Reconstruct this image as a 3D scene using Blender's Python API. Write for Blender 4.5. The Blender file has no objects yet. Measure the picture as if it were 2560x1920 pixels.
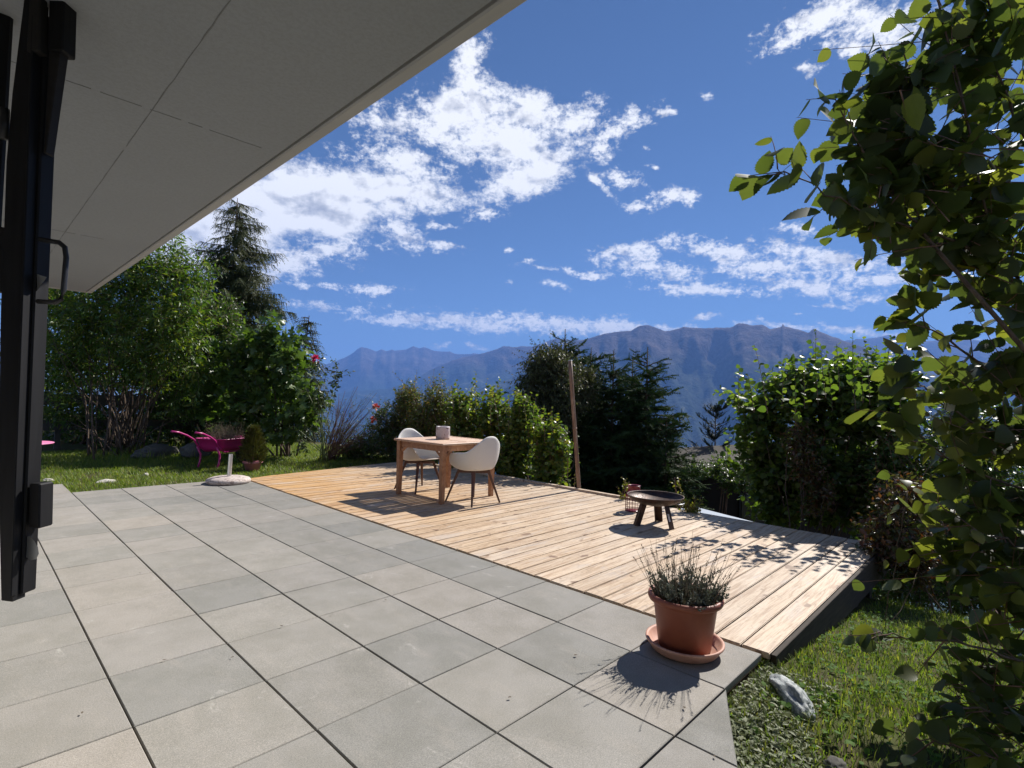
import bpy, bmesh, math, random
import numpy as np
from mathutils import Vector, Matrix, Quaternion, noise as mnoise
rad = math.radians
random.seed(7)
RNG = np.random.default_rng(11)
scene = bpy.context.scene
COL = scene.collection

# ------------------------------------------------------------------ camera
# world frame: X across the patio towards the deck, Y along the house wall, Z up.
C = np.array([-0.526, -2.489, 1.318])            # phone held at chest height
YAW, PITCH, ROLL, FPX = 0.8071, -0.0288, 0.03, 1324.49
def cam_axes():
    fwd = np.array([0, math.cos(PITCH), -math.sin(PITCH)]); right = np.array([1., 0, 0]); up = np.cross(right, fwd)
    c, s = math.cos(ROLL), math.sin(ROLL)
    R = np.array([c*right + s*up, -s*right + c*up, fwd])
    c, s = math.cos(YAW), math.sin(YAW)
    G = np.array([[c, s, 0], [-s, c, 0], [0, 0, 1.]])
    return R @ G.T
RG = cam_axes()
cam_d = bpy.data.cameras.new('camera'); cam = bpy.data.objects.new('camera', cam_d); COL.objects.link(cam)
M = Matrix.Identity(4)
for i in range(3):
    M[i][0] = RG[0][i]; M[i][1] = RG[1][i]; M[i][2] = -RG[2][i]; M[i][3] = C[i]
cam.matrix_world = M
cam_d.sensor_fit = 'HORIZONTAL'; cam_d.sensor_width = 36.0; cam_d.lens = 36.0*FPX/2560
cam_d.clip_start = 0.05; cam_d.clip_end = 80000
scene.camera = cam
FS = 2560/2212.0                                   # picture pixels used below are of a 2212 wide copy
def ray(x, y):
    x *= FS; y *= FS
    return (x-1280)/FPX*RG[0] - (y-960)/FPX*RG[1] + RG[2]
def at(x, y, depth): return C + ray(x, y)*depth
def onz(x, y, z=0.0):
    d = ray(x, y); return C + d*((z-C[2])/d[2])
def pxr(p, depth): return p*FS/FPX*depth            # pixel length -> metres at a depth
def depth_of(P): return (np.asarray(P)-C) @ RG[2]

# ------------------------------------------------------------------ light
SUN_EL, SUN_AZ = rad(42.5), rad(1.5)
world = bpy.data.worlds.new('World'); scene.world = world; world.use_nodes = True
SKY_STRENGTH, SUN_STRENGTH, CLOUD_STRENGTH = 0.052, 5.0, 0.70
sun_d = bpy.data.lights.new('sun', 'SUN'); sun_d.energy = SUN_STRENGTH; sun_d.angle = rad(0.53); sun_d.color = (1, .955, .89)
sun = bpy.data.objects.new('sun', sun_d); COL.objects.link(sun)
sv = Vector((math.cos(SUN_EL)*math.cos(SUN_AZ), math.cos(SUN_EL)*math.sin(SUN_AZ), math.sin(SUN_EL)))
sun.rotation_euler = (-sv).to_track_quat('-Z', 'Y').to_euler(); sun.location = (8, 0, 9)
scene.view_settings.view_transform = 'Standard'; scene.view_settings.look = 'None'
scene.view_settings.exposure = 0.82; scene.view_settings.gamma = 1.0; scene.view_settings.use_curve_mapping = False
scene.cycles.use_denoising = True
scene.cycles.max_bounces = 7; scene.cycles.diffuse_bounces = 3; scene.cycles.glossy_bounces = 2
scene.cycles.transmission_bounces = 3; scene.cycles.transparent_max_bounces = 6; scene.cycles.volume_bounces = 0
scene.cycles.sample_clamp_indirect = 6.0; scene.cycles.caustics_reflective = False; scene.cycles.caustics_refractive = False

def build_world():
    nt = world.node_tree; nt.nodes.clear()
    out = nt.nodes.new('ShaderNodeOutputWorld'); sky = nt.nodes.new('ShaderNodeTexSky'); sky.sky_type = 'NISHITA'; sky.sun_disc = False
    sky.sun_elevation = SUN_EL; sky.sun_rotation = math.pi/2 - SUN_AZ
    sky.altitude = 2200; sky.air_density = 1.0; sky.dust_density = 0.02; sky.ozone_density = 7.0
    bg = nt.nodes.new('ShaderNodeBackground'); bg.inputs[1].default_value = SKY_STRENGTH
    nt.links.new(sky.outputs[0], bg.inputs[0]); nt.links.new(bg.outputs[0], out.inputs[0])
build_world()

# ------------------------------------------------------------------ helpers
def mesh_obj(name, verts, faces, mat=None, parent=None, smooth=False, loc=None):
    me = bpy.data.meshes.new(name); me.from_pydata([tuple(map(float, v)) for v in verts], [], faces); me.update()
    return link(name, me, mat, parent, smooth, loc)
def link(name, me, mat=None, parent=None, smooth=False, loc=None):
    if mat is not None and not me.materials: me.materials.append(mat)
    if smooth: me.polygons.foreach_set('use_smooth', [True]*len(me.polygons))
    o = bpy.data.objects.new(name, me); COL.objects.link(o)
    if parent is not None: o.parent = parent
    if loc is not None: o.location = loc
    return o
def np_mesh(name, V, F, nper):
    """V (n,3), F (m,nper) -> mesh data, fast"""
    me = bpy.data.meshes.new(name); V = np.ascontiguousarray(V, np.float32); F = np.ascontiguousarray(F, np.int32)
    me.vertices.add(len(V)); me.vertices.foreach_set('co', V.ravel())
    me.loops.add(F.size); me.loops.foreach_set('vertex_index', F.ravel())
    me.polygons.add(len(F)); me.polygons.foreach_set('loop_start', np.arange(len(F), dtype=np.int32)*nper)
    me.polygons.foreach_set('loop_total', np.full(len(F), nper, np.int32))
    me.update(calc_edges=True); me.validate(); return me
def bm_obj(name, bm, mat=None, parent=None, smooth=False, loc=None):
    me = bpy.data.meshes.new(name); bm.to_mesh(me); bm.free(); return link(name, me, mat, parent, smooth, loc)
def empty(name, loc, rz=0.0):
    o = bpy.data.objects.new(name, None); COL.objects.link(o); o.location = tuple(map(float, loc)); o.rotation_euler = (0, 0, rz); o.empty_display_size = .1; return o
def tag(o, label=None, cat=None, group=None, kind=None):
    if label: o['label'] = label
    if cat: o['category'] = cat
    if group: o['group'] = group
    if kind: o['kind'] = kind
    return o
def box(bm, x0, x1, y0, y1, z0, z1, mat=None):
    vs = [bm.verts.new((x, y, z)) for z in (z0, z1) for x, y in ((x0, y0), (x1, y0), (x1, y1), (x0, y1))]
    if mat is not None:
        for v in vs: v.co = mat @ v.co
    for f in ((3, 2, 1, 0), (4, 5, 6, 7), (0, 1, 5, 4), (1, 2, 6, 5), (2, 3, 7, 6), (3, 0, 4, 7)): bm.faces.new([vs[i] for i in f])
    return vs
def bevel(bm, w, seg=1):
    bmesh.ops.bevel(bm, geom=list(bm.edges), offset=w, segments=seg, affect='EDGES', profile=.5)
def box_obj(name, x0, x1, y0, y1, z0, z1, mat, parent=None, bev=.003, loc=None, M=None):
    bm = bmesh.new(); box(bm, x0, x1, y0, y1, z0, z1, M)
    if bev: bevel(bm, bev)
    return bm_obj(name, bm, mat, parent, False, loc)
def bar(bm, p, q, w0, d0, w1=None, d1=None, twist=0):
    """tapered rectangular bar from p to q"""
    p, q = Vector(p), Vector(q); w1 = w0 if w1 is None else w1; d1 = d0 if d1 is None else d1
    t = (q-p).normalized(); s = t.cross(Vector((0, 0, 1)))
    s = Vector((1, 0, 0)) if s.length < 1e-3 else s.normalized()
    u = s.cross(t).normalized()
    if twist: s, u = (Quaternion(t, twist) @ s), (Quaternion(t, twist) @ u)
    a = [bm.verts.new(c + s*sx*w/2 + u*sy*d/2) for c, w, d in ((p, w0, d0), (q, w1, d1)) for sx, sy in ((-1, -1), (1, -1), (1, 1), (-1, 1))]
    for f in ((3, 2, 1, 0), (4, 5, 6, 7), (0, 1, 5, 4), (1, 2, 6, 5), (2, 3, 7, 6), (3, 0, 4, 7)): bm.faces.new([a[i] for i in f])
def tubes(P, R, sides=5):
    """P (n,k,3) polylines, R (n,k) radii -> V, F(quads)"""
    P = np.asarray(P, float); R = np.asarray(R, float)
    n, k, _ = P.shape
    T = np.gradient(P, axis=1); T /= np.linalg.norm(T, axis=2, keepdims=True)+1e-9
    ref = np.where(np.abs(T[..., 2:3]) > .9, np.array([1., 0, 0]), np.array([0, 0, 1.]))
    A = np.cross(T, ref); A /= np.linalg.norm(A, axis=2, keepdims=True)+1e-9; B = np.cross(T, A)
    th = np.arange(sides)*2*np.pi/sides
    V = P[:, :, None, :] + R[:, :, None, None]*(A[:, :, None, :]*np.cos(th)[:, None] + B[:, :, None, :]*np.sin(th)[:, None])
    idx = np.arange(n*k*sides).reshape(n, k, sides)
    a = idx[:, :-1]; b = idx[:, 1:]
    F = np.stack([a, np.roll(a, -1, 2), np.roll(b, -1, 2), b], -1).reshape(-1, 4)
    return V.reshape(-1, 3), F
def tube_obj(name, paths, radii, mat, parent=None, sides=8, smooth=True, caps=True):
    Vs, Fs, o = [], [], 0
    for p, r in zip(paths, radii):
        p = np.asarray(p, float); r = np.full(len(p), r) if np.isscalar(r) else np.asarray(r, float)
        if caps:
            p = np.concatenate([p[:1]-(p[1:2]-p[:1])*1e-3, p, p[-1:]+(p[-1:]-p[-2:-1])*1e-3]); r = np.concatenate([[r[0]*.02], r, [r[-1]*.02]])
        V, F = tubes(p[None], r[None], sides); Vs.append(V); Fs.append(F+o); o += len(V)
    me = np_mesh(name, np.concatenate(Vs), np.concatenate(Fs), 4); return link(name, me, mat, parent, smooth)
def lathe(name, prof, mat, parent=None, seg=32, smooth=True, loc=None):
    V, F = [], []
    for r, z in prof:
        for k in range(seg): V.append((r*math.cos(2*math.pi*k/seg), r*math.sin(2*math.pi*k/seg), z))
    for i in range(len(prof)-1):
        for k in range(seg): F.append((i*seg+k, i*seg+(k+1) % seg, (i+1)*seg+(k+1) % seg, (i+1)*seg+k))
    return mesh_obj(name, V, F, mat, parent, smooth, loc)
def unit(v): return v/(np.linalg.norm(v, axis=-1, keepdims=True)+1e-9)
def smooth01(a, b, x):
    t = np.clip((x-a)/(b-a), 0, 1); return t*t*(3-2*t)

# ------------------------------------------------------------------ materials
class NT:
    def __init__(s, name, clear=True):
        s.m = bpy.data.materials.new(name); s.m.use_nodes = True; s.t = s.m.node_tree; s.t.nodes.clear()
        s.out = s.t.nodes.new('ShaderNodeOutputMaterial')
    def n(s, typ, **kw):
        nd = s.t.nodes.new('ShaderNode'+typ)
        for k, v in kw.items():
            if hasattr(nd, k): setattr(nd, k, v)
        return nd
    def L(s, a, b): s.t.links.new(a, b)
    def val(s, sock, v):
        if isinstance(v, bpy.types.NodeSocket): s.L(v, sock)
        else: sock.default_value = v
    def math(s, op, a, b=0.0, c=0.0, clamp=False):
        nd = s.n('Math', operation=op, use_clamp=clamp)
        for k, v in enumerate((a, b, c)): s.val(nd.inputs[k], v)
        return nd.outputs[0]
    def pos(s, obj=False):
        return s.n('TexCoord').outputs['Object'] if obj else s.n('NewGeometry').outputs['Position']
    def noise(s, vec, scale, detail=4, rough=.5, stretch=None, dist=0, rot=None):
        if stretch is not None or rot is not None:
            mp = s.n('Mapping'); s.L(vec, mp.inputs[0]); mp.inputs['Scale'].default_value = stretch or (1, 1, 1)
            if rot: mp.inputs['Rotation'].default_value = rot
            vec = mp.outputs[0]
        nd = s.n('TexNoise'); s.L(vec, nd.inputs['Vector'])
        nd.inputs['Scale'].default_value = scale; nd.inputs['Detail'].default_value = detail; nd.inputs['Roughness'].default_value = rough; nd.inputs['Distortion'].default_value = dist
        return nd.outputs['Fac']
    def ramp(s, fac, stops):
        nd = s.n('ValToRGB'); s.val(nd.inputs[0], fac); e = nd.color_ramp.elements
        while len(e) < len(stops): e.new(.5)
        for k, (p, c) in enumerate(stops): e[k].position = p; e[k].color = (*c, 1) if len(c) == 3 else c
        return nd.outputs[0]
    def step(s, v, a, b, lo=0.0, hi=1.0):
        nd = s.n('MapRange', interpolation_type='SMOOTHSTEP'); s.val(nd.inputs[0], v)
        for k, q in enumerate((a, b, lo, hi)): nd.inputs[k+1].default_value = q
        return nd.outputs[0]
    def mix(s, f, a, b, mode='MIX'):
        nd = s.n('Mix', data_type='RGBA', blend_type=mode); s.val(nd.inputs[0], f)
        for sock, v in ((nd.inputs['A'], a), (nd.inputs['B'], b)):
            if isinstance(v, tuple): sock.default_value = (*v, 1) if len(v) == 3 else v
            else: s.L(v, sock)
        return nd.outputs['Result']
    def rnd(s):
        a = s.n('NewGeometry').outputs['Random Per Island']; b = s.n('ObjectInfo').outputs['Random']
        return s.math('FRACT', s.math('ADD', a, b))
    def bump(s, h, strength=.3, dist=.01):
        nd = s.n('Bump'); s.L(h, nd.inputs['Height']); nd.inputs['Strength'].default_value = strength; nd.inputs['Distance'].default_value = dist
        return nd.outputs[0]
    def bsdf(s, color, rough=.6, spec=.5, normal=None, metal=0.0, sheen=0.0):
        b = s.n('BsdfPrincipled')
        if isinstance(color, tuple): b.inputs['Base Color'].default_value = (*color, 1)
        else: s.L(color, b.inputs['Base Color'])
        s.val(b.inputs['Roughness'], rough); b.inputs['Specular IOR Level'].default_value = spec; b.inputs['Metallic'].default_value = metal
        if normal is not None: s.L(normal, b.inputs['Normal'])
        if sheen: b.inputs['Sheen Weight'].default_value = sheen
        s.b = b; return b.outputs[0]
    def done(s, sh): s.L(sh, s.out.inputs[0]); return s.m

def plain(name, c, rough=.6, spec=.4, metal=0.0, var=.18, scale=30, bump=0.0):
    t = NT(name); p = t.pos(True); n = t.noise(p, scale, 5, .6)
    col = t.mix(t.math('MULTIPLY', n, 1.0), tuple(v*(1-var) for v in c), tuple(min(1, v*(1+var)) for v in c))
    return t.done(t.bsdf(col, rough, spec, t.bump(n, bump, .004) if bump else None, metal))
def leaf_mat(name, cols, trans, rough=.38, spec=.5, tw=.35, top=None):
    t = NT(name); r = t.rnd()
    k = len(cols); col = t.ramp(r, [(i/(k-1)*.98, c) for i, c in enumerate(cols)])
    n = t.noise(t.pos(), 60, 3, .6); col = t.mix(t.math('MULTIPLY', n, .5), col, t.mix(1.0, col, (.55, .6, .4), 'MULTIPLY'))
    b = t.bsdf(col, rough, spec)
    tr = t.n('BsdfTranslucent'); t.L(t.mix(1.0, col, trans, 'MULTIPLY'), tr.inputs[0])
    mx = t.n('MixShader'); mx.inputs[0].default_value = tw; t.L(b, mx.inputs[1]); t.L(tr.outputs[0], mx.inputs[2])
    return t.done(mx.outputs[0])
MT = {}
def mats():
    # concrete paving: speckle, per-slab tint, blotches, lime marks
    t = NT('paving'); p = t.pos(); ob = t.n('ObjectInfo').outputs['Random']
    sp = t.noise(p, 330, 2, .7); bl = t.noise(p, 3.2, 6, .62); bl2 = t.noise(p, 9, 5, .6, (1, .35, 1)); wl = t.noise(p, 5.5, 8, .7, (1, .6, 1), 1.2)
    tint = t.ramp(ob, [(0, (.30, .288, .262)), (.25, (.36, .34, .305)), (.5, (.285, .278, .256)), (.72, (.40, .365, .322)), (1, (.335, .32, .296))])
    c = t.mix(t.step(bl, .38, .66, 0, .6), tint, t.mix(1.0, tint, (.80, .81, .78), 'MULTIPLY'))
    c = t.mix(t.step(bl2, .5, .75, 0, .35), c, (.41, .375, .33))
    c = t.mix(t.step(wl, .60, .74, 0, .6), c, (.52, .50, .46))
    fs = t.noise(p, 95, 4, .75); c = t.mix(t.step(fs, .55, .7, 0, .35), c, t.mix(1.0, c, (.72, .71, .69), 'MULTIPLY'))
    c = t.mix(t.math('MULTIPLY', t.step(sp, .38, .75), .5), t.mix(1.0, c, (.70, .70, .705), 'MULTIPLY'), t.mix(1.0, c, (1.58, 1.55, 1.50), 'MULTIPLY'))
    ag = t.noise(p, 150, 3, .8); c = t.mix(t.step(ag, .42, .62, 0, .45), c, t.mix(1.0, c, (.60, .60, .60), 'MULTIPLY'))
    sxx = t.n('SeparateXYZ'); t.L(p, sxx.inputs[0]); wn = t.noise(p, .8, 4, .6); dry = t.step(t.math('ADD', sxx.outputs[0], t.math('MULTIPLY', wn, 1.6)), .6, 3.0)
    c = t.mix(dry, t.mix(1.0, c, (1.17, 1.165, 1.15), 'MULTIPLY'), t.mix(1.0, c, (.95, .95, .945), 'MULTIPLY'))   # paler towards the house, darker towards the deck
    h = t.math('ADD', t.math('MULTIPLY', sp, .6), t.math('MULTIPLY', bl2, .4))
    MT['slab'] = t.done(t.bsdf(c, t.step(bl, .3, .7, .72, .9), .3, t.bump(h, .35, .0025)))
    # larch decking
    t = NT('deck_wood'); p = t.pos(); ob = t.n('ObjectInfo').outputs['Random']
    off = t.n('CombineXYZ'); t.L(t.math('MULTIPLY', ob, 37.0), off.inputs[0]); t.L(t.math('MULTIPLY', ob, 11.0), off.inputs[2])
    va = t.n('VectorMath', operation='ADD'); t.L(p, va.inputs[0]); t.L(off.outputs[0], va.inputs[1]); v = va.outputs[0]
    grain = t.noise(v, 16, 6, .62, (.10, 1.6, 1), 2.2); fine = t.noise(v, 130, 3, .6, (.06, 1, 1), .4); cloud = t.noise(v, 2.1, 4, .55, (.6, 1.6, 1))
    knot = t.noise(v, 7, 2, .4, (.9, 1.25, 1)); scuff = t.noise(v, 26, 4, .65, (.5, .8, 1), 1.2)
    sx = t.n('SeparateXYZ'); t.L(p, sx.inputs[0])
    fresh_vs_sheen = t.math('MULTIPLY', t.step(sx.outputs[1], .2, 5.2), t.step(sx.outputs[0], 5.4, 3.0))  # masks golden fresh wood; sheen on the pale side is in the colour
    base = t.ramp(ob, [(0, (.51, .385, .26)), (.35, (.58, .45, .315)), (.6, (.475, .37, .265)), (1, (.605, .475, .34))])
    base = t.mix(t.math('MULTIPLY', fresh_vs_sheen, .9), base, (.60, .36, .145))
    c = t.mix(t.step(grain, .42, .64, 0, .9), base, t.mix(1.0, base, (.62, .52, .45), 'MULTIPLY'))
    c = t.mix(t.step(cloud, .45, .75, 0, .55), c, (.62, .53, .43))
    c = t.mix(t.math('MULTIPLY', t.step(fine, .45, .7), .35), c, t.mix(1.0, c, (.6, .52, .45), 'MULTIPLY'))
    c = t.mix(t.step(scuff, .55, .68, 0, .5), c, t.mix(1.0, c, (.60, .57, .54), 'MULTIPLY'))
    gr = t.noise(v, 5, 5, .6, (.35, 1.3, 1), 1.0); c = t.mix(t.step(gr, .52, .72, 0, .5), c, (.40, .36, .33))
    c = t.mix(t.step(knot, .675, .73, 0, .8), c, (.16, .09, .055))
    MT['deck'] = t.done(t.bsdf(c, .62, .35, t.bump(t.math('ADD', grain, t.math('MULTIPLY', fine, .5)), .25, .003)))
    t = NT('weathered_shaded_wood'); p = t.pos(); g = t.noise(p, 22, 6, .6, (.12, 1, 2), 1.5)
    MT['fascia'] = t.done(t.bsdf(t.ramp(g, [(.3, (.03, .024, .018)), (.7, (.07, .055, .042))]), .8, .2, t.bump(g, .3, .003)))  # weathered brown with the shade of the deck side put into its colour
    t = NT('teak'); p = t.pos(True); g = t.noise(p, 26, 6, .62, (.25, .25, .25), 2.5); g2 = t.noise(p, 90, 4, .6, (1, .1, .2))
    c = t.ramp(g, [(.25, (.22, .095, .042)), (.55, (.40, .20, .10)), (.8, (.50, .30, .17))])
    MT['teak'] = t.done(t.bsdf(t.mix(t.math('MULTIPLY', g2, .35), c, (.18, .08, .04)), .5, .4))
    t = NT('teak_top'); p = t.pos(True); g = t.noise(p, 22, 6, .62, (.2, 1.2, 1), 2.0)
    MT['teak_top'] = t.done(t.bsdf(t.ramp(g, [(.25, (.36, .20, .115)), (.55, (.50, .315, .20)), (.8, (.58, .41, .29))]), .48, .45))
    MT['chair_shell'] = plain('chair_shell', (.66, .64, .60), .55, .4, 0, .05, 60)
    MT['chair_leg'] = plain('chair_leg', (.085, .035, .022), .45, .45, 0, .3, 40)
    t = NT('soffit'); p = t.pos(); n = t.noise(p, 220, 3, .7); b = t.noise(p, 1.4, 5, .55); st = t.noise(p, 6, 6, .7, (1, .3, 1), .8)
    c = t.mix(b, (.275, .298, .322), (.335, .358, .382)); gn = t.noise(p, 75, 4, .7); c = t.mix(t.step(gn, .35, .7, 0, .5), c, (.235, .248, .26)); c = t.mix(t.math('MULTIPLY', n, .45), c, (.20, .212, .222)); c = t.mix(t.step(st, .7, .82, 0, .35), c, (.21, .212, .205))
    MT['soffit'] = t.done(t.bsdf(c, .9, .15, t.bump(n, .35, .002)))
    t = NT('soffit_edge'); p = t.pos(); b = t.noise(p, 3, 6, .65, (1, .35, 1), .6)
    MT['soffit_edge'] = t.done(t.bsdf(t.ramp(b, [(.3, (.34, .345, .34)), (.6, (.41, .41, .40)), (.78, (.34, .32, .28))]), .9, .15))
    MT['crack'] = plain('crack', (.175, .183, .188), .95, .1, 0, .4, 80)
    MT['plaster'] = plain('plaster', (.62, .60, .56), .9, .15, 0, .06, 40, .2)
    t = NT('black_wood'); p = t.pos(True); g = t.noise(p, 30, 5, .6, (1, 1, .06), .8)
    MT['black_wood'] = t.done(t.bsdf(t.ramp(g, [(.3, (.004, .004, .005)), (.75, (.011, .011, .012))]), .6, .22, t.bump(g, .3, .002)))
    MT['dark_wood'] = t_m = plain('dark_wood', (.022, .020, .019), .65, .2, 0, .4, 40)
    MT['black_metal'] = plain('black_metal', (.018, .018, .02), .42, .5, .3, .3, 60)
    MT['grey_metal'] = plain('grey_metal', (.33, .34, .35), .38, .5, .8, .15, 50)
    MT['steel'] = plain('steel', (.62, .63, .64), .3, .5, .85, .1, 40)
    t = NT('rusty_steel'); p = t.pos(True); n = t.noise(p, 14, 7, .7, None, .6); m2 = t.noise(p, 60, 4, .6)
    MT['rust'] = t.done(t.bsdf(t.ramp(n, [(.3, (.025, .018, .016)), (.5, (.05, .026, .019)), (.62, (.085, .042, .028)), (.8, (.13, .10, .085))]), t.step(m2, .3, .7, .42, .7), .5, t.bump(m2, .3, .002), .45))
    t = NT('terracotta'); p = t.pos(True); n = t.noise(p, 9, 6, .65); m2 = t.noise(p, 140, 3, .6)
    c = t.ramp(n, [(.3, (.24, .068, .038)), (.6, (.29, .09, .05)), (.8, (.35, .135, .085))]); MT['terracotta'] = t.done(t.bsdf(t.mix(t.math('MULTIPLY', m2, .3), c, (.17, .05, .03)), .5, .4, t.bump(m2, .15, .0015)))
    t = NT('terracotta_pale'); p = t.pos(True); n = t.noise(p, 12, 6, .65)
    MT['terracotta_pale'] = t.done(t.bsdf(t.ramp(n, [(.3, (.42, .20, .14)), (.7, (.55, .33, .25))]), .6, .35))
    MT['soil'] = plain('soil', (.045, .032, .022), .95, .1, 0, .5, 60, .6)
    t = NT('glazed'); p = t.pos(True); n = t.noise(p, 9, 4, .6, None, 1.0); m2 = t.noise(p, 40, 4, .6)
    MT['glazed'] = t.done(t.bsdf(t.mix(t.step(n, .54, .64), t.mix(m2, (.44, .38, .38), (.62, .55, .54)), (.13, .085, .075)), .35, .5))
    t = NT('granite'); p = t.pos(True); n = t.noise(p, 120, 3, .6); b = t.noise(p, 8, 5, .6); mo = t.noise(p, 30, 5, .65)
    c = t.mix(b, (.50, .40, .35), (.60, .55, .50)); c = t.mix(t.step(mo, .50, .60, 0, .85), c, (.24, .18, .155)); MT['granite'] = t.done(t.bsdf(t.mix(t.step(n, .55, .65, 0, .7), c, (.2, .17, .16)), .8, .25, t.bump(n, .4, .003)))
    MT['pink'] = plain('pink_paint', (.42, .022, .17), .34, .5, 0, .25, 18)
    MT['pale_pink'] = plain('pale_pink_paint', (.72, .22, .40), .4, .5, 0, .1, 18)
    MT['pink_plastic'] = plain('pink_plastic', (.50, .20, .22), .5, .4, 0, .2, 25)
    MT['red_lacquer'] = plain('red_lacquer', (.17, .012, .022), .32, .5, 0, .25, 25)
    MT['rubber'] = plain('rubber', (.02, .02, .02), .8, .2)
    t = NT('rock'); p = t.pos(True); n = t.noise(p, 11, 6, .62, (1, 3.0, 1), 2.2, (0, .3, .4)); m2 = t.noise(p, 70, 4, .6)
    MT['rock'] = t.done(t.bsdf(t.ramp(n, [(.28, (.10, .115, .115)), (.48, (.24, .265, .265)), (.56, (.46, .47, .46)), (.66, (.2, .22, .22)), (.8, (.34, .35, .34))]), .75, .3, t.bump(m2, .5, .006)))
    MT['pale_stone'] = plain('pale_stone', (.50, .47, .42), .85, .2, 0, .25, 20, .5)
    MT['dark_stone'] = plain('dark_stone', (.10, .095, .085), .9, .2, 0, .35, 16, .6)
    t = NT('pole_wood'); p = t.pos(True); n = t.noise(p, 24, 6, .6, (1, 1, .08), 1.0)
    MT['pole'] = t.done(t.bsdf(t.ramp(n, [(.3, (.13, .075, .048)), (.55, (.24, .15, .10)), (.8, (.36, .26, .19))]), .6, .35))
    t = NT('bark'); p = t.pos(); n = t.noise(p, 26, 6, .65, (1, 1, .3)); MT['bark'] = t.done(t.bsdf(t.ramp(n, [(.3, (.05, .035, .026)), (.7, (.15, .11, .08))]), .85, .2, t.bump(n, .5, .01)))
    t = NT('stem_brown'); p = t.pos(); n = t.noise(p, 30, 5, .6, (1, 1, .3)); MT['stem'] = t.done(t.bsdf(t.ramp(n, [(.3, (.085, .045, .032)), (.7, (.23, .14, .105))]), .7, .3))
    MT['stem_green'] = plain('stem_green', (.10, .13, .035), .5, .4, 0, .3, 20)
    MT['twig_red'] = plain('twig_red', (.13, .075, .055), .7, .3, 0, .35, 20)
    MT['needle_twig'] = plain('needle_twig', (.05, .035, .025), .85, .2, 0, .3, 20)
    # foliage
    MT['hazel_near'] = leaf_mat('hazel_leaf_near', [(.040, .058, .022), (.056, .078, .026), (.048, .066, .028), (.080, .10, .030), (.135, .145, .036)], (2.1, 2.15, .8), .45, .35, .5)
    MT['hazel'] = leaf_mat('hazel_leaf', [(.06, .11, .024), (.09, .15, .032), (.12, .18, .036), (.15, .19, .04), (.25, .24, .045)], (1.7, 1.8, .6), .36, .55, .42)
    MT['hazel_dark'] = leaf_mat('hazel_leaf_dark', [(.045, .085, .022), (.07, .115, .028), (.10, .15, .034), (.13, .17, .038)], (1.9, 2.0, .7), .38, .5, .48)
    MT['lance'] = leaf_mat('lance_leaf', [(.04, .095, .018), (.065, .13, .022), (.085, .16, .026), (.12, .18, .03), (.20, .22, .04)], (1.7, 1.8, .5), .42, .5, .4)
    MT['fig'] = leaf_mat('fig_leaf', [(.055, .10, .026), (.08, .14, .032), (.12, .18, .045)], (1.6, 1.7, .6), .36, .55, .38)
    MT['rose'] = leaf_mat('rose_leaf', [(.03, .06, .02), (.05, .085, .025), (.05, .05, .02)], (1.4, 1.5, .6), .3, .6, .3)
    MT['hedge'] = leaf_mat('hedge_leaf', [(.042, .08, .02), (.065, .115, .026), (.10, .15, .034)], (1.6, 1.7, .5), .36, .5, .34)
    MT['mixed'] = leaf_mat('mixed_leaf', [(.07, .12, .026), (.10, .16, .032), (.13, .18, .036), (.16, .19, .04), (.26, .17, .04)], (1.5, 1.4, .5), .38, .5, .35)
    MT['birch'] = leaf_mat('birch_leaf', [(.055, .068, .026), (.08, .095, .036), (.115, .12, .05)], (1.2, 1.25, .6), .5, .35, .3)
    MT['autumn'] = leaf_mat('autumn_leaf', [(.05, .075, .02), (.08, .085, .02), (.12, .055, .02), (.08, .03, .018), (.07, .10, .025)], (1.6, 1.3, .6), .34, .55, .35)
    MT['yellow'] = leaf_mat('yellow_leaf', [(.20, .22, .03), (.28, .27, .04), (.16, .20, .03)], (1.3, 1.3, .5), .4, .4, .35)
    MT['spruce'] = leaf_mat('spruce_needle', [(.030, .055, .022), (.042, .075, .028), (.055, .09, .032)], (1.2, 1.3, .7), .8, .12, .16)
    MT['larch'] = leaf_mat('larch_needle', [(.05, .068, .024), (.07, .09, .03), (.09, .095, .034)], (1.1, 1.1, .6), .6, .25, .22)
    MT['pine'] = leaf_mat('pine_needle', [(.016, .03, .018), (.024, .04, .022)], (1, 1, .8), .6, .3, .1)
    MT['cypress'] = leaf_mat('cypress_leaf', [(.10, .12, .02), (.07, .085, .02), (.09, .06, .022)], (1.2, 1.2, .5), .55, .3, .2)
    MT['lavender'] = leaf_mat('lavender_leaf', [(.12, .135, .12), (.17, .185, .165), (.12, .135, .085)], (1, 1, .9), .7, .2, .15)
    MT['dry'] = leaf_mat('dry_stalk', [(.14, .105, .075), (.10, .075, .06), (.16, .13, .10)], (1, 1, .8), .8, .15, .1)
    MT['grass'] = leaf_mat('grass_blade', [(.10, .165, .026), (.145, .22, .035), (.20, .26, .045), (.30, .28, .10)], (1.4, 1.5, .5), .5, .35, .45)
    MT['clover'] = leaf_mat('clover_leaf', [(.07, .15, .026), (.11, .20, .035)], (1.4, 1.5, .5), .7, .15, .35)
    MT['grey_herb'] = leaf_mat('grey_herb', [(.17, .20, .11), (.24, .25, .16), (.15, .18, .08)], (1, 1, .8), .6, .25, .2)
    MT['petal_pink'] = leaf_mat('pink_petal', [(.55, .02, .10), (.68, .04, .16)], (1, .8, .8), .5, .3, .3)
    MT['petal_red'] = leaf_mat('red_petal', [(.42, .03, .02), (.55, .06, .03)], (1, .8, .8), .5, .3, .3)
    MT['petal_white'] = leaf_mat('white_petal', [(.7, .7, .66), (.78, .78, .74)], (1, 1, 1), .5, .3, .25)
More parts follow.
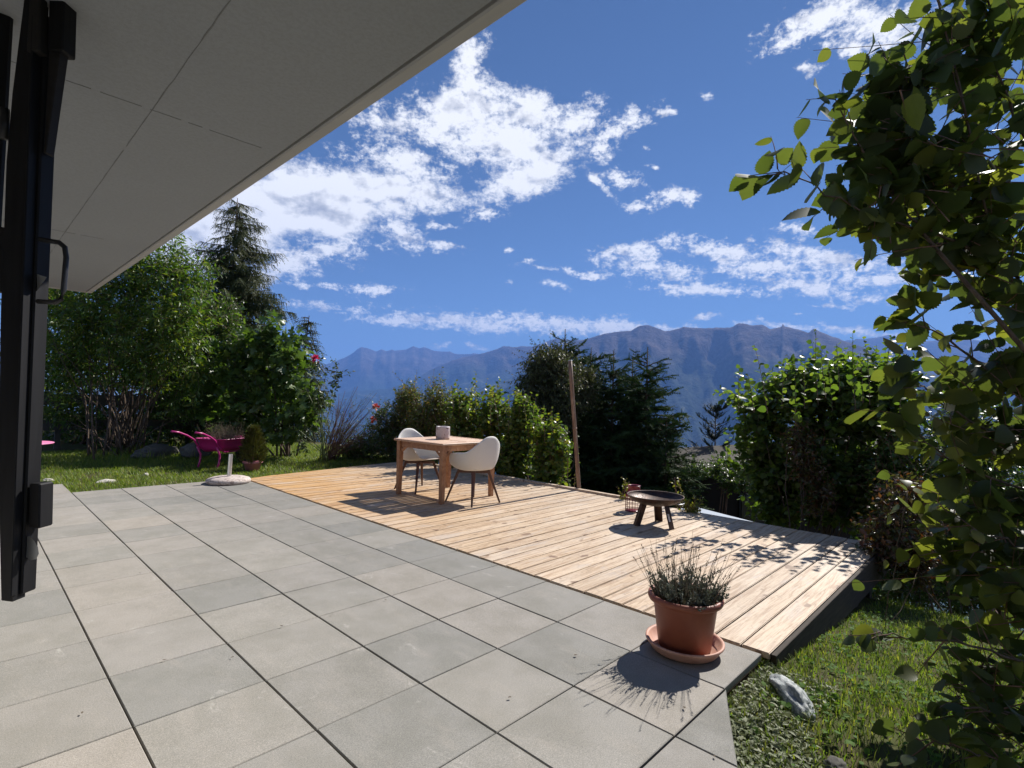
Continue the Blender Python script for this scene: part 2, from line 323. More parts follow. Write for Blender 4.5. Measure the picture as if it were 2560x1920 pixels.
    # ground
    t = NT('ground'); p = t.pos(); n = t.noise(p, 7, 7, .65); n2 = t.noise(p, .9, 5, .6); sx = t.n('SeparateXYZ'); t.L(p, sx.inputs[0])
    c = t.ramp(n, [(.3, (.045, .034, .022)), (.5, (.07, .062, .028)), (.7, (.06, .085, .022))]); c = t.mix(t.step(n2, .45, .65, 0, .6), c, (.055, .075, .02))
    far = t.noise(p, .02, 7, .6); c = t.mix(t.step(sx.outputs[2], -6, -40), c, t.ramp(far, [(.35, (.02, .035, .015)), (.55, (.035, .055, .02)), (.62, (.10, .13, .04)), (.7, (.03, .05, .02))]))
    MT['ground'] = t.done(t.bsdf(c, .95, .1, t.bump(n, .6, .02)))
    t = NT('mountain'); p = t.pos(); sx = t.n('SeparateXYZ'); t.L(p, sx.inputs[0]); z = sx.outputs[2]
    n = t.noise(p, .0011, 8, .62); n2 = t.noise(p, .004, 7, .6); zz = t.math('ADD', z, t.math('MULTIPLY', t.math('SUBTRACT', n, .5), 900))
    n3 = t.noise(p, .016, 6, .65); n4 = t.noise(p, .0021, 6, .6)
    forest = t.mix(t.step(n3, .4, .65), t.ramp(n2, [(.35, (.006, .012, .006)), (.6, (.016, .028, .012))]), (.028, .045, .018))
    forest = t.mix(t.step(n4, .56, .63, 0, .85), forest, (.085, .09, .04))
    alp = t.ramp(n2, [(.3, (.03, .021, .016)), (.5, (.06, .04, .028)), (.68, (.13, .10, .085))]); alp = t.mix(t.step(n3, .5, .66, 0, .7), alp, (.10, .085, .075))
    c = t.mix(t.step(zz, 330, 760), forest, alp)
    meadow = t.step(t.noise(p, .0031, 5, .6, None, .6), .64, .68); c = t.mix(t.math('MULTIPLY', meadow, t.step(z, 300, -150)), c, (.14, .15, .075))
    MT['mountain'] = t.done(t.bsdf(c, .95, .05, t.bump(t.math('ADD', n2, t.math('MULTIPLY', n3, .4)), .8, 70)))
    MT['rail'] = plain('fence_board', (.075, .066, .056), .85, .2, 0, .3, 12)  # boards coloured darker to carry the deep shade behind the lawn
    MT['roof_grey'] = plain('roof_grey', (.075, .066, .055), .9, .15, 0, .35, 6)
    MT['roof_pale'] = plain('roof_pale', (.34, .38, .44), .45, .4, 0, .06, 4)
    MT['chalet'] = plain('chalet_wall', (.018, .013, .010), .85, .2, 0, .35, 8)
    MT['glass'] = plain('window_glass', (.02, .025, .03), .08, .5)
    MT['sticker'] = plain('sticker', (.45, .46, .46), .5, .3)
mats()

# ------------------------------------------------------------------ clouds: sheets of a sky dome, only where there is cloud
def build_clouds():
    def ae(x, y):
        d = ray(x, y); d = d/np.linalg.norm(d); return math.atan2(d[1], d[0]), math.asin(d[2])
    blobs = []
    def cl(x, y, dx, dy, m):                         # centre, long half axis, short half axis in picture pixels
        a0, e0 = ae(x, y); a1, e1 = ae(x+dx, y+dy); l = math.hypot(dx, dy)
        a2, e2 = ae(x-dy/l*m, y+dx/l*m)
        blobs.append((a0, e0, math.hypot(a1-a0, e1-e0), math.hypot(a2-a0, e2-e0), math.atan2(e1-e0, a1-a0)))
    g1 = [(1210,180,50,-130,80),(1150,400,230,0,110),(980,520,320,50,70),(1490,430,150,60,100),(1690,470,120,-60,70),(1900,500,160,-60,55),(1810,600,50,50,50),
          (1380,590,300,40,100),(1490,740,230,-90,105),(850,660,240,30,70),(720,800,480,10,110),(450,890,400,30,150),(150,940,170,20,200),
          (500,1110,190,-20,60),(280,1180,190,-30,60),(860,1030,130,40,55),(1040,1080,100,15,20),(1030,985,80,0,16),(1280,910,80,0,36),(1940,750,75,10,36),
          (1830,770,45,40,26),(2000,890,75,0,34),(2130,835,70,-10,46),(2230,840,50,10,40),(2150,415,60,0,20),(370,1275,65,0,22),(520,1280,55,0,13),(730,1287,125,-10,28),
          (480,1375,160,20,20),(1450,1150,60,-10,18),(1550,1205,70,10,15),(1680,1210,38,0,15),(1620,1285,65,8,16),(1390,1258,22,0,14),(1355,1092,26,0,12),
          (1150,1440,430,25,40),(1700,1460,470,35,32),(880,1435,200,-10,20),(1240,330,110,100,90),(2090,690,25,0,12),(2060,605,30,0,10),(100,1230,120,0,60),(-150,1000,260,0,200)]
    for x, y, dx, dy, m in g1: cl(484+x*.4454, 52+y*.4454, dx*.4454, dy*.4454, m*.4454)
    g2 = [(300,180,220,-20,58),(430,300,250,50,56),(100,325,110,0,22),(790,190,215,30,56),(1100,290,360,0,44),(1450,215,400,40,62),(700,420,330,10,34),
          (1250,390,330,30,50),(1750,350,330,0,42),(1700,470,300,10,32),(1250,65,130,5,34),(720,570,110,0,20),(180,625,260,10,34),(500,612,140,10,25),
          (1470,515,95,10,13),(1300,540,28,0,11),(970,602,85,0,14),(1250,610,230,40,17),(1600,640,210,20,22),(970,130,32,10,22),(1850,690,160,10,26)]
    for x, y, dx, dy, m in g2: cl(1253+x*.3712, 475.2+y*.3712, dx*.3712, dy*.3712, m*.3712)
    for b in [(1775,38,110,-50,34),(1690,95,50,-22,13),(1840,95,65,10,24),(1920,62,130,10,40),(1755,145,22,0,12),(1440,236,26,0,10),(1525,198,20,0,8),(2120,750,60,0,14),(950,748,26,0,6),(1040,745,32,0,7)]: cl(*b)
    rr = random.Random(5)                            # the same sort of cloud goes on round the horizon
    for k in range(26): blobs.append((rr.uniform(1.95, 5.6), rr.uniform(.1, .7), rr.uniform(.1, .3), rr.uniform(.03, .08), rr.uniform(-.2, .2)))
    R = 46000.0; VV, FF, MM, UU, SS, o = [], [], [], [], [], 0
    for a0, a1, e0, e1, st, sel in ((-.42, 1.9, .0, .86, .0052, blobs[:-26]), (1.6, 5.9, .02, .85, .012, blobs[-26:])):
        A, E = np.meshgrid(np.arange(a0, a1, st), np.arange(e0, e1, st), indexing='ij'); nA, nE = A.shape
        wn = np.array([[mnoise.fractal(Vector((a*9, e*13, q)), 1.0, 2.0, 3) for q in (0.0, 7.7)] for a, e in zip(A.ravel(), E.ravel())]).reshape(nA, nE, 2)
        Aw = A+wn[..., 0]*.020; Ew = E+wn[..., 1]*.011
        acc = np.zeros_like(A); szs = np.zeros_like(A); kk = 7.0
        for a, e, ra, re, rot in sel:
            c, s_ = math.cos(rot), math.sin(rot); u = ((Aw-a)*c+(Ew-e)*s_)/ra; v = (-(Aw-a)*s_+(Ew-e)*c)/re; q = np.sqrt(u*u+v*v)
            wt = min(1.0, max(.5, re/.05)); w_ = np.exp(-kk*np.minimum(1-(1-q)*wt, 8)); acc += w_; szs += w_*min(1.0, max(0.0, (re-.012)/.05))
        m = 1+np.log(acc+1e-30)/kk; szs = szs/(acc+1e-30)
        P = np.stack([C[0]+R*np.cos(E)*np.cos(A), C[1]+R*np.cos(E)*np.sin(A), C[2]+R*np.sin(E)], -1)
        i = np.arange(nA*nE).reshape(nA, nE); F = np.stack([i[:-1, :-1], i[:-1, 1:], i[1:, 1:], i[1:, :-1]], -1).reshape(-1, 4)
        mf = m.ravel(); keep = mf[F].max(1) > -1.1; F = F[keep]; used = np.unique(F); mp = -np.ones(nA*nE, int); mp[used] = np.arange(len(used))
        VV.append(P.reshape(-1, 3)[used]); FF.append(mp[F]+o); MM.append(mf[used]); SS.append(szs.ravel()[used]); UU.append(np.stack([A.ravel(), E.ravel(), 0*mf], -1)[used]); o += len(used)
    me = np_mesh('sky', np.concatenate(VV), np.concatenate(FF), 4)
    at_ = me.attributes.new('cloud', 'FLOAT', 'POINT'); at_.data.foreach_set('value', np.concatenate(MM).astype(np.float32))
    at_ = me.attributes.new('bulk', 'FLOAT', 'POINT'); at_.data.foreach_set('value', np.concatenate(SS).astype(np.float32))
    at_ = me.attributes.new('ae', 'FLOAT_VECTOR', 'POINT'); at_.data.foreach_set('vector', np.concatenate(UU).astype(np.float32).ravel())
    t = NT('cloud'); a = t.n('Attribute', attribute_name='cloud'); b = t.n('Attribute', attribute_name='ae'); vec = b.outputs['Vector']; m = a.outputs['Fac']
    def nz(scale, det, rough, dist, off=None):
        mp = t.n('Mapping'); t.L(vec, mp.inputs[0]); mp.inputs['Scale'].default_value = (1, 1.45, 1)
        if off: mp.inputs['Location'].default_value = off
        return t.noise(mp.outputs[0], scale, det, rough, None, dist)
    bulk = t.n('Attribute', attribute_name='bulk').outputs['Fac']
    f1 = nz(15, 12, .56, .15); f2 = nz(48, 8, .58, .3); f3 = nz(150, 5, .6, .3)
    def cen(f, a_small, a_big): return t.math('MULTIPLY', t.math('SUBTRACT', f, .5), t.math('MULTIPLY_ADD', bulk, a_big-a_small, a_small))
    fb = t.math('ADD', cen(f1, .8, 1.7), t.math('ADD', cen(f2, 1.5, .5), cen(f3, .9, .2)))
    dens = t.math('ADD', m, fb); alpha = t.step(t.math('MULTIPLY_ADD', bulk, .14, dens), -.12, .46)
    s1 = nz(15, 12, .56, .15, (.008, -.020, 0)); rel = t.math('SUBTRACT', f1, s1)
    lit = t.math('MULTIPLY_ADD', rel, 2.0, .93); lit = t.math('SUBTRACT', lit, t.step(dens, .42, 1.45, 0, .50))  # sunlit edges and grey shaded cores of the clouds painted into the emission
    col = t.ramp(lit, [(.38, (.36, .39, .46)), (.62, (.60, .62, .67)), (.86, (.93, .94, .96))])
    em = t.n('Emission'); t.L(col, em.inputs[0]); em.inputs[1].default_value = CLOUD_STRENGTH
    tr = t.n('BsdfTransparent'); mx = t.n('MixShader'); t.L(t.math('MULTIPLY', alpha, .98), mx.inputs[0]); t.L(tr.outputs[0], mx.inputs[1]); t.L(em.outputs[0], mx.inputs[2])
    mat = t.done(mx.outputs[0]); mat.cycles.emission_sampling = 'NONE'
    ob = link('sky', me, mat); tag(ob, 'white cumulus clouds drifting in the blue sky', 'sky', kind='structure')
build_clouds()

# ------------------------------------------------------------------ terrain
FWH = RG[2][:2]/np.linalg.norm(RG[2][:2])
def zg(x, y):
    x = np.asarray(x, float); y = np.asarray(y, float)
    wl = smooth01(5.6, 7.2, y)                         # lawn side stays level further out
    g = -.045 - .115*np.maximum(0, x-2.3)*(1-wl) - .9*smooth01(5.2, 7.0, x)*(1-wl) - .30*np.maximum(0, x-6.6)
    g = np.where((x < 2.56) & (y > -1.6) & (y < 6.02), -.07, g)
    g = g + .03*smooth01(6.0, 6.4, y)*(1-smooth01(5, 7, x))
    d = (x-C[0])*FWH[0] + (y-C[1])*FWH[1]
    g = g - .30*np.maximum(0, d-26)
    return np.maximum(g, -930)
def build_ground():
    n = 190; u = np.linspace(-1, 1, n); s = 3*np.sinh(u*9.0)
    X, Y = np.meshgrid(s+3.0, s+1.0, indexing='ij'); Z = zg(X, Y)
    V = np.stack([X, Y, Z], -1).reshape(-1, 3); i = np.arange(n*n).reshape(n, n)
    F = np.stack([i[:-1, :-1], i[1:, :-1], i[1:, 1:], i[:-1, 1:]], -1).reshape(-1, 4)
    o = link('ground', np_mesh('ground', V, F, 4), MT['ground'], None, True); tag(o, 'garden soil and hillside falling away to the valley', 'ground', kind='structure')
build_ground()

def ridge(name, pts, Rtop, Rbase, zbase, seed, label, gul=1.0):
    """a mountain: crest through directions pts (picture pixels) at distance Rtop, face falling to the valley at Rbase"""
    A, E = [], []
    for x, y in pts:
        d = ray(x, y); A.append(math.atan2(d[1], d[0])); E.append(d[2]/math.hypot(d[0], d[1]))
    A = np.array(A); E = np.array(E); o = np.argsort(A); A, E = A[o], E[o]
    nc, nr = 420, 56
    az = np.linspace(A[0], A[-1], nc); e = np.interp(az, A, E)
    V = np.zeros((nc, nr+3, 3))
    for i in range(nc):
        jag = .0011*mnoise.fractal(Vector((az[i]*95, seed, 0)), 1.0, 2.0, 5)
        zt = C[2] + Rtop*(e[i]+jag); ca, sa = math.cos(az[i]), math.sin(az[i])
        for j in range(nr+3):
            if j < 3:                                   # back side
                R = Rtop + (3-j)*Rtop*.06; z = zt-(3-j)*Rtop*.035
            else:
                t = (j-3)/(nr-1); R = Rtop + (Rbase-Rtop)*t; prof = (1-t)**1.12
                z = zbase + (zt-zbase)*prof
                q = Vector((az[i]*16+t*1.3, t*2.0, seed)); q2 = Vector((az[i]*55+t*3, t*7.5, seed+9)); q3 = Vector((az[i]*9-t*2.2, t*3.4, seed+21))
                amp = gul*min(1, t*6)*(1-t*.5)
                z += amp*(mnoise.ridged_multi_fractal(q, .9, 2.1, 5, 1.0, 2.0)-1.15)*110*(.3+.7*t) + amp*mnoise.fractal(q3, .8, 2.0, 6)*170*(.3+.7*t) + amp*mnoise.fractal(q2, .9, 2.0, 4)*34
                R += amp*mnoise.fractal(Vector((az[i]*20, t*3, seed+4)), 1, 2, 3)*350
            V[i, j] = (C[0]+R*ca, C[1]+R*sa, max(z, -945+.02*(R-Rbase)/100))
    k = nr+3; idx = np.arange(nc*k).reshape(nc, k)
    F = np.stack([idx[:-1, :-1], idx[:-1, 1:], idx[1:, 1:], idx[1:, :-1]], -1).reshape(-1, 4)
    o = link(name, np_mesh(name, V.reshape(-1, 3), F, 4), MT['mountain'], None, True); tag(o, label, 'mountain', kind='structure'); return o
def c8(l): return [((800+x/2.4578)/FS, (750+y/2.4578)/FS) for x, y in l]
def c6(l): return [(1253+x*.3712, 475.2+y*.3712) for x, y in l]
ridge('mountain', [(300, 830), (520, 815), (640, 800)] + c8([(-80, 425), (90, 380), (190, 335), (225, 305), (250, 290), (280, 292), (345, 315), (375, 304), (405, 313), (440, 302), (460, 309), (530, 305), (570, 282), (610, 298), (640, 290), (720, 316), (800, 318), (830, 331), (880, 336), (940, 328), (1100, 345), (1400, 350)]) + [(1400, 790)],
      15500, 10000, -930, 3.3, 'far blue mountain range with two sharp peaks beyond the valley')
ridge('mountain', [(560, 880)] + c8([(200, 560), (420, 545), (600, 478), (660, 440), (720, 410), (820, 370), (900, 346), (990, 330), (1060, 310), (1130, 284), (1160, 283), (1190, 292), (1230, 283), (1300, 287), (1380, 262), (1450, 233), (1500, 240), (1600, 246), (1750, 262)]) + [(1600, 800), (1750, 850)],
      11000, 6500, -930, 8.1, 'forested blue spur running up behind the birch tree')
ridge('mountain', [(1000, 850), (1100, 820), (1180, 775)] + c8([(1600, 246), (1650, 237), (1750, 206), (1850, 191), (1910, 190), (1950, 165), (2000, 152), (2040, 160), (2110, 186), (2150, 188)]) + c6([(500, 645), (560, 635), (600, 622), (650, 625), (720, 632), (800, 627), (870, 628), (920, 605), (960, 603), (1000, 615), (1060, 608), (1110, 635), (1150, 626), (1171, 620), (1180, 600), (1190, 618), (1260, 636), (1330, 656), (1362, 629), (1400, 650), (1500, 690), (1700, 760)]) + [(2000, 800), (2200, 880), (2500, 960)],
      7600, 4000, -930, 5.7, 'long brown-topped massif with a small rock tooth on its crest')
ridge('mountain', [(1500, 860), (1700, 790)] + c6([(1550, 700), (1680, 690), (1800, 668), (1900, 700), (2000, 706), (2150, 690), (2300, 700)]) + [(2212, 745), (2500, 760), (2900, 800)],
      15500, 10500, -930, 2.2, 'pale distant range behind the leaves of the hazel tree')

# ------------------------------------------------------------------ house: soffit and wall
SZ = 2.45
def build_house():
    h = empty('house', (-1.7, 1.0, 0)); tag(h, 'white house with a deep concrete overhang above the paved patio', 'house')
    def P(o): o.location = -h.location; return o
    P(box_obj('wall', -1.95, -1.6, -9, 5.3, -.06, SZ-.002, MT['plaster'], h, 0))
    bm = bmesh.new(); box(bm, -1.95, .478, -9, 5.56, SZ, SZ+.24); so = P(bm_obj('soffit', bm, MT['soffit'], h))
    P(box_obj('soffit_edge', .492, .545, -9, 5.572, SZ-.004, SZ+.24, MT['soffit_edge'], h, .006))
    bm = bmesh.new(); box(bm, .4785, .4915, -9, 5.56, SZ+.018, SZ+.2); P(bm_obj('drip_groove', bm, MT['crack'], h))
    P(box_obj('end_edge', -1.95, .545, 5.573, 5.64, SZ-.004, SZ+.24, MT['soffit_edge'], h, .006))
    rr = random.Random(3)
    def seam(pts, w):                                    # irregular hairline joint between shutter boards of the concrete
        V, F = [], []
        for k, (x, y, ww) in enumerate(pts):
            dx, dy = pts[min(k+1, len(pts)-1)][0]-pts[max(k-1, 0)][0], pts[min(k+1, len(pts)-1)][1]-pts[max(k-1, 0)][1]
            l = math.hypot(dx, dy); nx, ny = -dy/l*ww/2, dx/l*ww/2
            V += [(x+nx, y+ny, SZ-.0015), (x-nx, y-ny, SZ-.0015), (x+nx, y+ny, SZ+.01), (x-nx, y-ny, SZ+.01)]
            if k: a = 4*(k-1); b = 4*k; F += [(a, b, b+1, a+1), (a, a+2, b+2, b), (a+1, b+1, b+3, a+3)]
        P(mesh_obj('joint', V, F, MT['crack'], h))
    def line(x0, y0, x1, y1, n, w):
        run = []
        for k in range(n+1):
            f = k/n; ww = w*rr.uniform(.25, 1.25)
            if rr.random() < .10 and len(run) > 2: seam(run, w); run = []
            run.append((x0+(x1-x0)*f+rr.gauss(0, .0007), y0+(y1-y0)*f+rr.gauss(0, .0007), ww))
        if len(run) > 1: seam(run, w)
    line(-.025, -6, -.03, 5.5, 190, .0036); line(-1.5, .075, .40, .055, 70, .003); line(-1.5, 2.6, .2, 2.58, 60, .003); line(-1.5, -2.4, .47, -2.42, 60, .003)
build_house()

# shutter leaf hanging at the door, seen edge-on
def build_shutter():
    s = empty('door_shutter', (-.40, -.38, .69)); tag(s, 'black wooden shutter leaf seen edge-on beside the open door', 'shutter')
    D0 = 1.55
    def pl(x, y, d=D0): return Vector(at(x, y, d))
    def P(o): o.location = -s.location; return o
    v = Vector((RG[0][0], RG[0][1], 0)).normalized(); w = Vector((RG[2][0], RG[2][1], 0)).normalized()
    def col(name, xb, yb, xt, yt, wb, wt, dep, d, mat, bev=.004):
        a, b = pl(xb, yb, d), pl(xt, yt, d); bm = bmesh.new(); vs = []
        for c, ww in ((a, wb), (b, wt)):
            for sx, sy in ((-1, 0), (1, 0), (1, 1), (-1, 1)): vs.append(bm.verts.new(c + v*sx*ww/2 + w*sy*dep))
        for f in ((3, 2, 1, 0), (4, 5, 6, 7), (0, 1, 5, 4), (1, 2, 6, 5), (2, 3, 7, 6), (3, 0, 4, 7)): bm.faces.new([vs[i] for i in f])
        bevel(bm, bev); return P(bm_obj(name, bm, mat, s))
    def sheet(name, left, right, d, dep, mat):             # a plank with an uneven outline, given as two edge lines
        q = left+right[::-1]; bm = bmesh.new(); f0 = [bm.verts.new(pl(x, y, d)) for x, y in q]; f1 = [bm.verts.new(pl(x, y, d)+w*dep) for x, y in q]
        bm.faces.new(f0); bm.faces.new(f1[::-1]); n = len(q)
        for i in range(n): bm.faces.new([f0[i], f1[i], f1[(i+1) % n], f0[(i+1) % n]])
        return P(bm_obj(name, bm, mat, s))
    sheet('stile', [(56, -30), (27, 200), (14, 350), (8, 521), (2, 667), (-4, 1000), (3, 1297)], [(80, -30), (72, 200), (66, 350), (60, 521), (54, 667), (40, 1000), (27, 1300)], D0, .04, MT['black_wood'])
    col('rail', 36, 1285, 84, 30, pxr(22, D0), pxr(34, D0), .05, D0+.02, MT['black_wood'])
    col('ledge', 22, 1290, 70, 30, pxr(4, D0), pxr(5, D0), .02, D0-.010, MT['black_wood'], .002)
    col('lock_box', 72, 1142, 74, 1045, pxr(25, D0), pxr(25, D0), .05, D0+.02, MT['black_wood'])
    col('hanger', 118, 108, 122, -30, pxr(34, D0), pxr(34, D0), .05, D0+.01, MT['black_wood'])
    col('hanger_arm', 96, 330, 119, 100, pxr(6, D0), pxr(26, D0), .03, D0+.02, MT['dark_wood'], .002)
    col('bracket', 70, 110, 74, -30, pxr(30, D0), pxr(22, D0), .03, D0-.01, MT['dark_wood'])
    hp = [pl(86, 517, D0), pl(128, 524, D0-.01), pl(140, 534, D0-.01), pl(143, 556, D0-.01), pl(137, 628, D0-.01), pl(132, 646, D0-.01), pl(120, 653, D0-.01), pl(82, 651, D0)]
    P(tube_obj('handle', [hp], [pxr(5.2, D0)], MT['black_metal'], s, 10))
    P(tube_obj('hinge_pin', [[pl(10, 235, D0), pl(8, 300, D0)]], [pxr(9, D0)], MT['black_metal'], s, 10))
    bm = bmesh.new(); m = Matrix.Translation(pl(58, 585, D0+.03)); vs = [bm.verts.new(pl(x, y, D0+d)) for d in (.02, .03) for x, y in ((80, 592), (101, 599), (80, 628))]
    for f in ((0, 1, 2), (5, 4, 3), (0, 3, 4, 1), (1, 4, 5, 2), (2, 5, 3, 0)): bm.faces.new([vs[i] for i in f])
    P(bm_obj('keeper', bm, MT['grey_metal'], s))
    # metal latch tongue under the lock box
    q = [(54, 1160), (64, 1158), (74, 1168), (82, 1182), (84, 1196), (78, 1208), (66, 1210), (57, 1204), (50, 1200), (50, 1168)]
    bm = bmesh.new(); f0 = [bm.verts.new(pl(x, y, D0+.03)) for x, y in q]; f1 = [bm.verts.new(pl(x, y, D0+.036)) for x, y in q]
    bm.faces.new(f0); bm.faces.new(f1[::-1])
    for i in range(len(q)): bm.faces.new([f0[i], f1[i], f1[(i+1) % len(q)], f0[(i+1) % len(q)]])
    P(bm_obj('latch', bm, MT['grey_metal'], s))
    # second leaf, only its edge shows at the picture border
    s2 = empty('door_shutter', (-.46, -.33, 1.2)); tag(s2, 'narrow dark shutter edge hanging behind the black shutter leaf', 'shutter')
    bm = bmesh.new(); a, b, c_, d_ = pl(-30, 560, 1.5), pl(12, 40, 1.5), pl(-30, 1000, 1.5), pl(-2, 560, 1.5)
    box(bm, -.03, .03, -.02, .02, -.9, .42); bevel(bm, .008)
    o = bm_obj('stile', bm, MT['black_wood'], s2); pp = pl(-16, 300, 1.62); o.location = pp - Vector(s2.location)
    pp2 = pl(-12, 560, 1.62); o2 = box_obj('rail', -.028, .028, -.015, .015, -.1, .1, MT['dark_wood'], s2, .003); o2.location = pp2 - Vector(s2.location)
build_shutter()

# ------------------------------------------------------------------ patio
def build_patio():
    bm = bmesh.new(); box(bm, -1.6, 2.49, -1.5, 6.0, -.069, -.034); box(bm, -1.6, .49, 6.001, 6.8, -.069, -.034)
    vs = [bm.verts.new((x, y, z)) for z in (-.069, -.034) for x, y in ((-1.6, -3.98), (-1.6, -1.501), (1.98, -1.501), (-1.6, -3.30))]
    for f in ((0, 3, 2, 1), (4, 5, 6, 7), (1, 2, 6, 5), (2, 3, 7, 6), (3, 0, 4, 7), (0, 1, 5, 4)):
        try: bm.faces.new([vs[i] for i in f])
        except ValueError: pass
    p = bm_obj('patio', bm, MT['soil']); tag(p, 'grey square concrete slab patio in front of the house', 'patio', kind='structure')
    rr = random.Random(2)
    gx, gy = .0032, .0024                                 # wider joints along Y
    for i in range(-4, 5):
        for j in range(-8, 14):
            x0, x1, y0, y1 = i*.5, i*.5+.5, j*.5, j*.5+.5
            if x0 < -1.7 or y0 >= 6.8 or (y0 >= 6.0 and x0 > .01): continue
            poly = [(x0+gx, y0+gy), (x1-gx, y0+gy), (x1-gx, y1-gy), (x0+gx, y1-gy)]
            if y0 == 6.5: poly = [(a, min(b, 6.82)) for a, b in poly]
            if y1 <= -1.49:                               # rows outside the square: cut along a slanting line
                poly = [(a, b-(.004 if b > -1.51 else 0)) for a, b in poly]
                def inside(q): return q[1] > -1.505+(q[0]-2.0)*.487
                out = []
                for k in range(4):
                    a, b = poly[k], poly[(k+1) % 4]; ia, ib = inside(a), inside(b)
                    if ia: out.append(a)
                    if ia != ib:
                        fa = a[1]-(-1.505+(a[0]-2.0)*.487); fb = b[1]-(-1.505+(b[0]-2.0)*.487); t = fa/(fa-fb)
                        out.append((a[0]+(b[0]-a[0])*t, a[1]+(b[1]-a[1])*t))
                poly = out
                if len(poly) < 3: continue
            tx, ty, dz = rr.gauss(0, .0016), rr.gauss(0, .0016), rr.gauss(0, .0008)
            cx, cy = (x0+x1)/2, (y0+y1)/2
            bm = bmesh.new()
            bot = [bm.verts.new((a-cx, b-cy, -.032)) for a, b in poly]; top = [bm.verts.new((a-cx, b-cy, dz+tx*(a-cx)+ty*(b-cy))) for a, b in poly]
            n = len(poly); bm.faces.new(top); bm.faces.new(bot[::-1])
            for k in range(n): bm.faces.new([bot[k], bot[(k+1) % n], top[(k+1) % n], top[k]])
            ed = [e for e in bm.edges if all(v in top for v in e.verts)]
            bmesh.ops.bevel(bm, geom=ed, offset=.003, segments=1, affect='EDGES')
            o = bm_obj('paving_slab', bm, MT['slab'], p); o.location = (cx, cy, 0)
build_patio()

# ------------------------------------------------------------------ deck
BP = .1517
def build_deck():
    d = empty('wooden_deck', (2.52, -1.53, 0)); tag(d, 'larch plank deck laid flush beside the grey patio', 'deck')
    off = Vector((2.52, -1.53, 0)); rr = random.Random(4)
    for k in range(53):
        y0 = -1.53+k*BP; y1 = y0+BP-.0075
        xa = lambda y: 2.522 + max(0., (y-5.98)/.155)
        if xa(y0) > 5.5: break
        dz = rr.gauss(.004, .0012); e = rr.gauss(0, .003); xr = 5.80
        poly = [(xa(y0)+e, y0), (xr, y0), (xr, y1), (xa(y1)+e, y1)]
        bm = bmesh.new(); bot = [bm.verts.new((a-off.x, b-off.y, -.028)) for a, b in poly]; top = [bm.verts.new((a-off.x, b-off.y, dz)) for a, b in poly]
        bm.faces.new(top); bm.faces.new(bot[::-1])
        for q in range(4): bm.faces.new([bot[q], bot[(q+1) % 4], top[(q+1) % 4], top[q]])
        bmesh.ops.bevel(bm, geom=[x for x in bm.edges if all(v in top for v in x.verts)], offset=.004, segments=2, affect='EDGES')
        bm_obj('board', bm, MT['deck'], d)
    def P(o): o.location = -off; return o
    P(box_obj('edge_board', 5.803, 5.875, .95, 6.42, -.14, .034, MT['deck'], d, .004))
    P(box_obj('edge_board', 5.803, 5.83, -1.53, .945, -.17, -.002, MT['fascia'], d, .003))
    bm = bmesh.new(); vs = [bm.verts.new((x, y, z)) for x, y, z in ((2.53, -1.562, -.20), (5.83, -1.562, -.27), (5.83, -1.534, -.27), (2.53, -1.534, -.20), (2.53, -1.562, -.001), (5.83, -1.562, -.001), (5.83, -1.534, -.001), (2.53, -1.534, -.001))]
    for f in ((3, 2, 1, 0), (4, 5, 6, 7), (0, 1, 5, 4), (1, 2, 6, 5), (2, 3, 7, 6), (3, 0, 4, 7)): bm.faces.new([vs[i] for i in f])
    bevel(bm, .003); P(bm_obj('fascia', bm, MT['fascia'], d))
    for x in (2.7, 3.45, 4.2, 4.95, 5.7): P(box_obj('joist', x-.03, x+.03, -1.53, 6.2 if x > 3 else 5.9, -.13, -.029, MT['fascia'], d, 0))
    for x, y in ((4.72, -1.47), (5.7, -1.4), (5.72, .8), (5.72, 2.9), (5.72, 5.0), (4.2, .8), (4.2, 2.9)):
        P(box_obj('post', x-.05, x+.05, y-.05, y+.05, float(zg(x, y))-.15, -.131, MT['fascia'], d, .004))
build_deck()

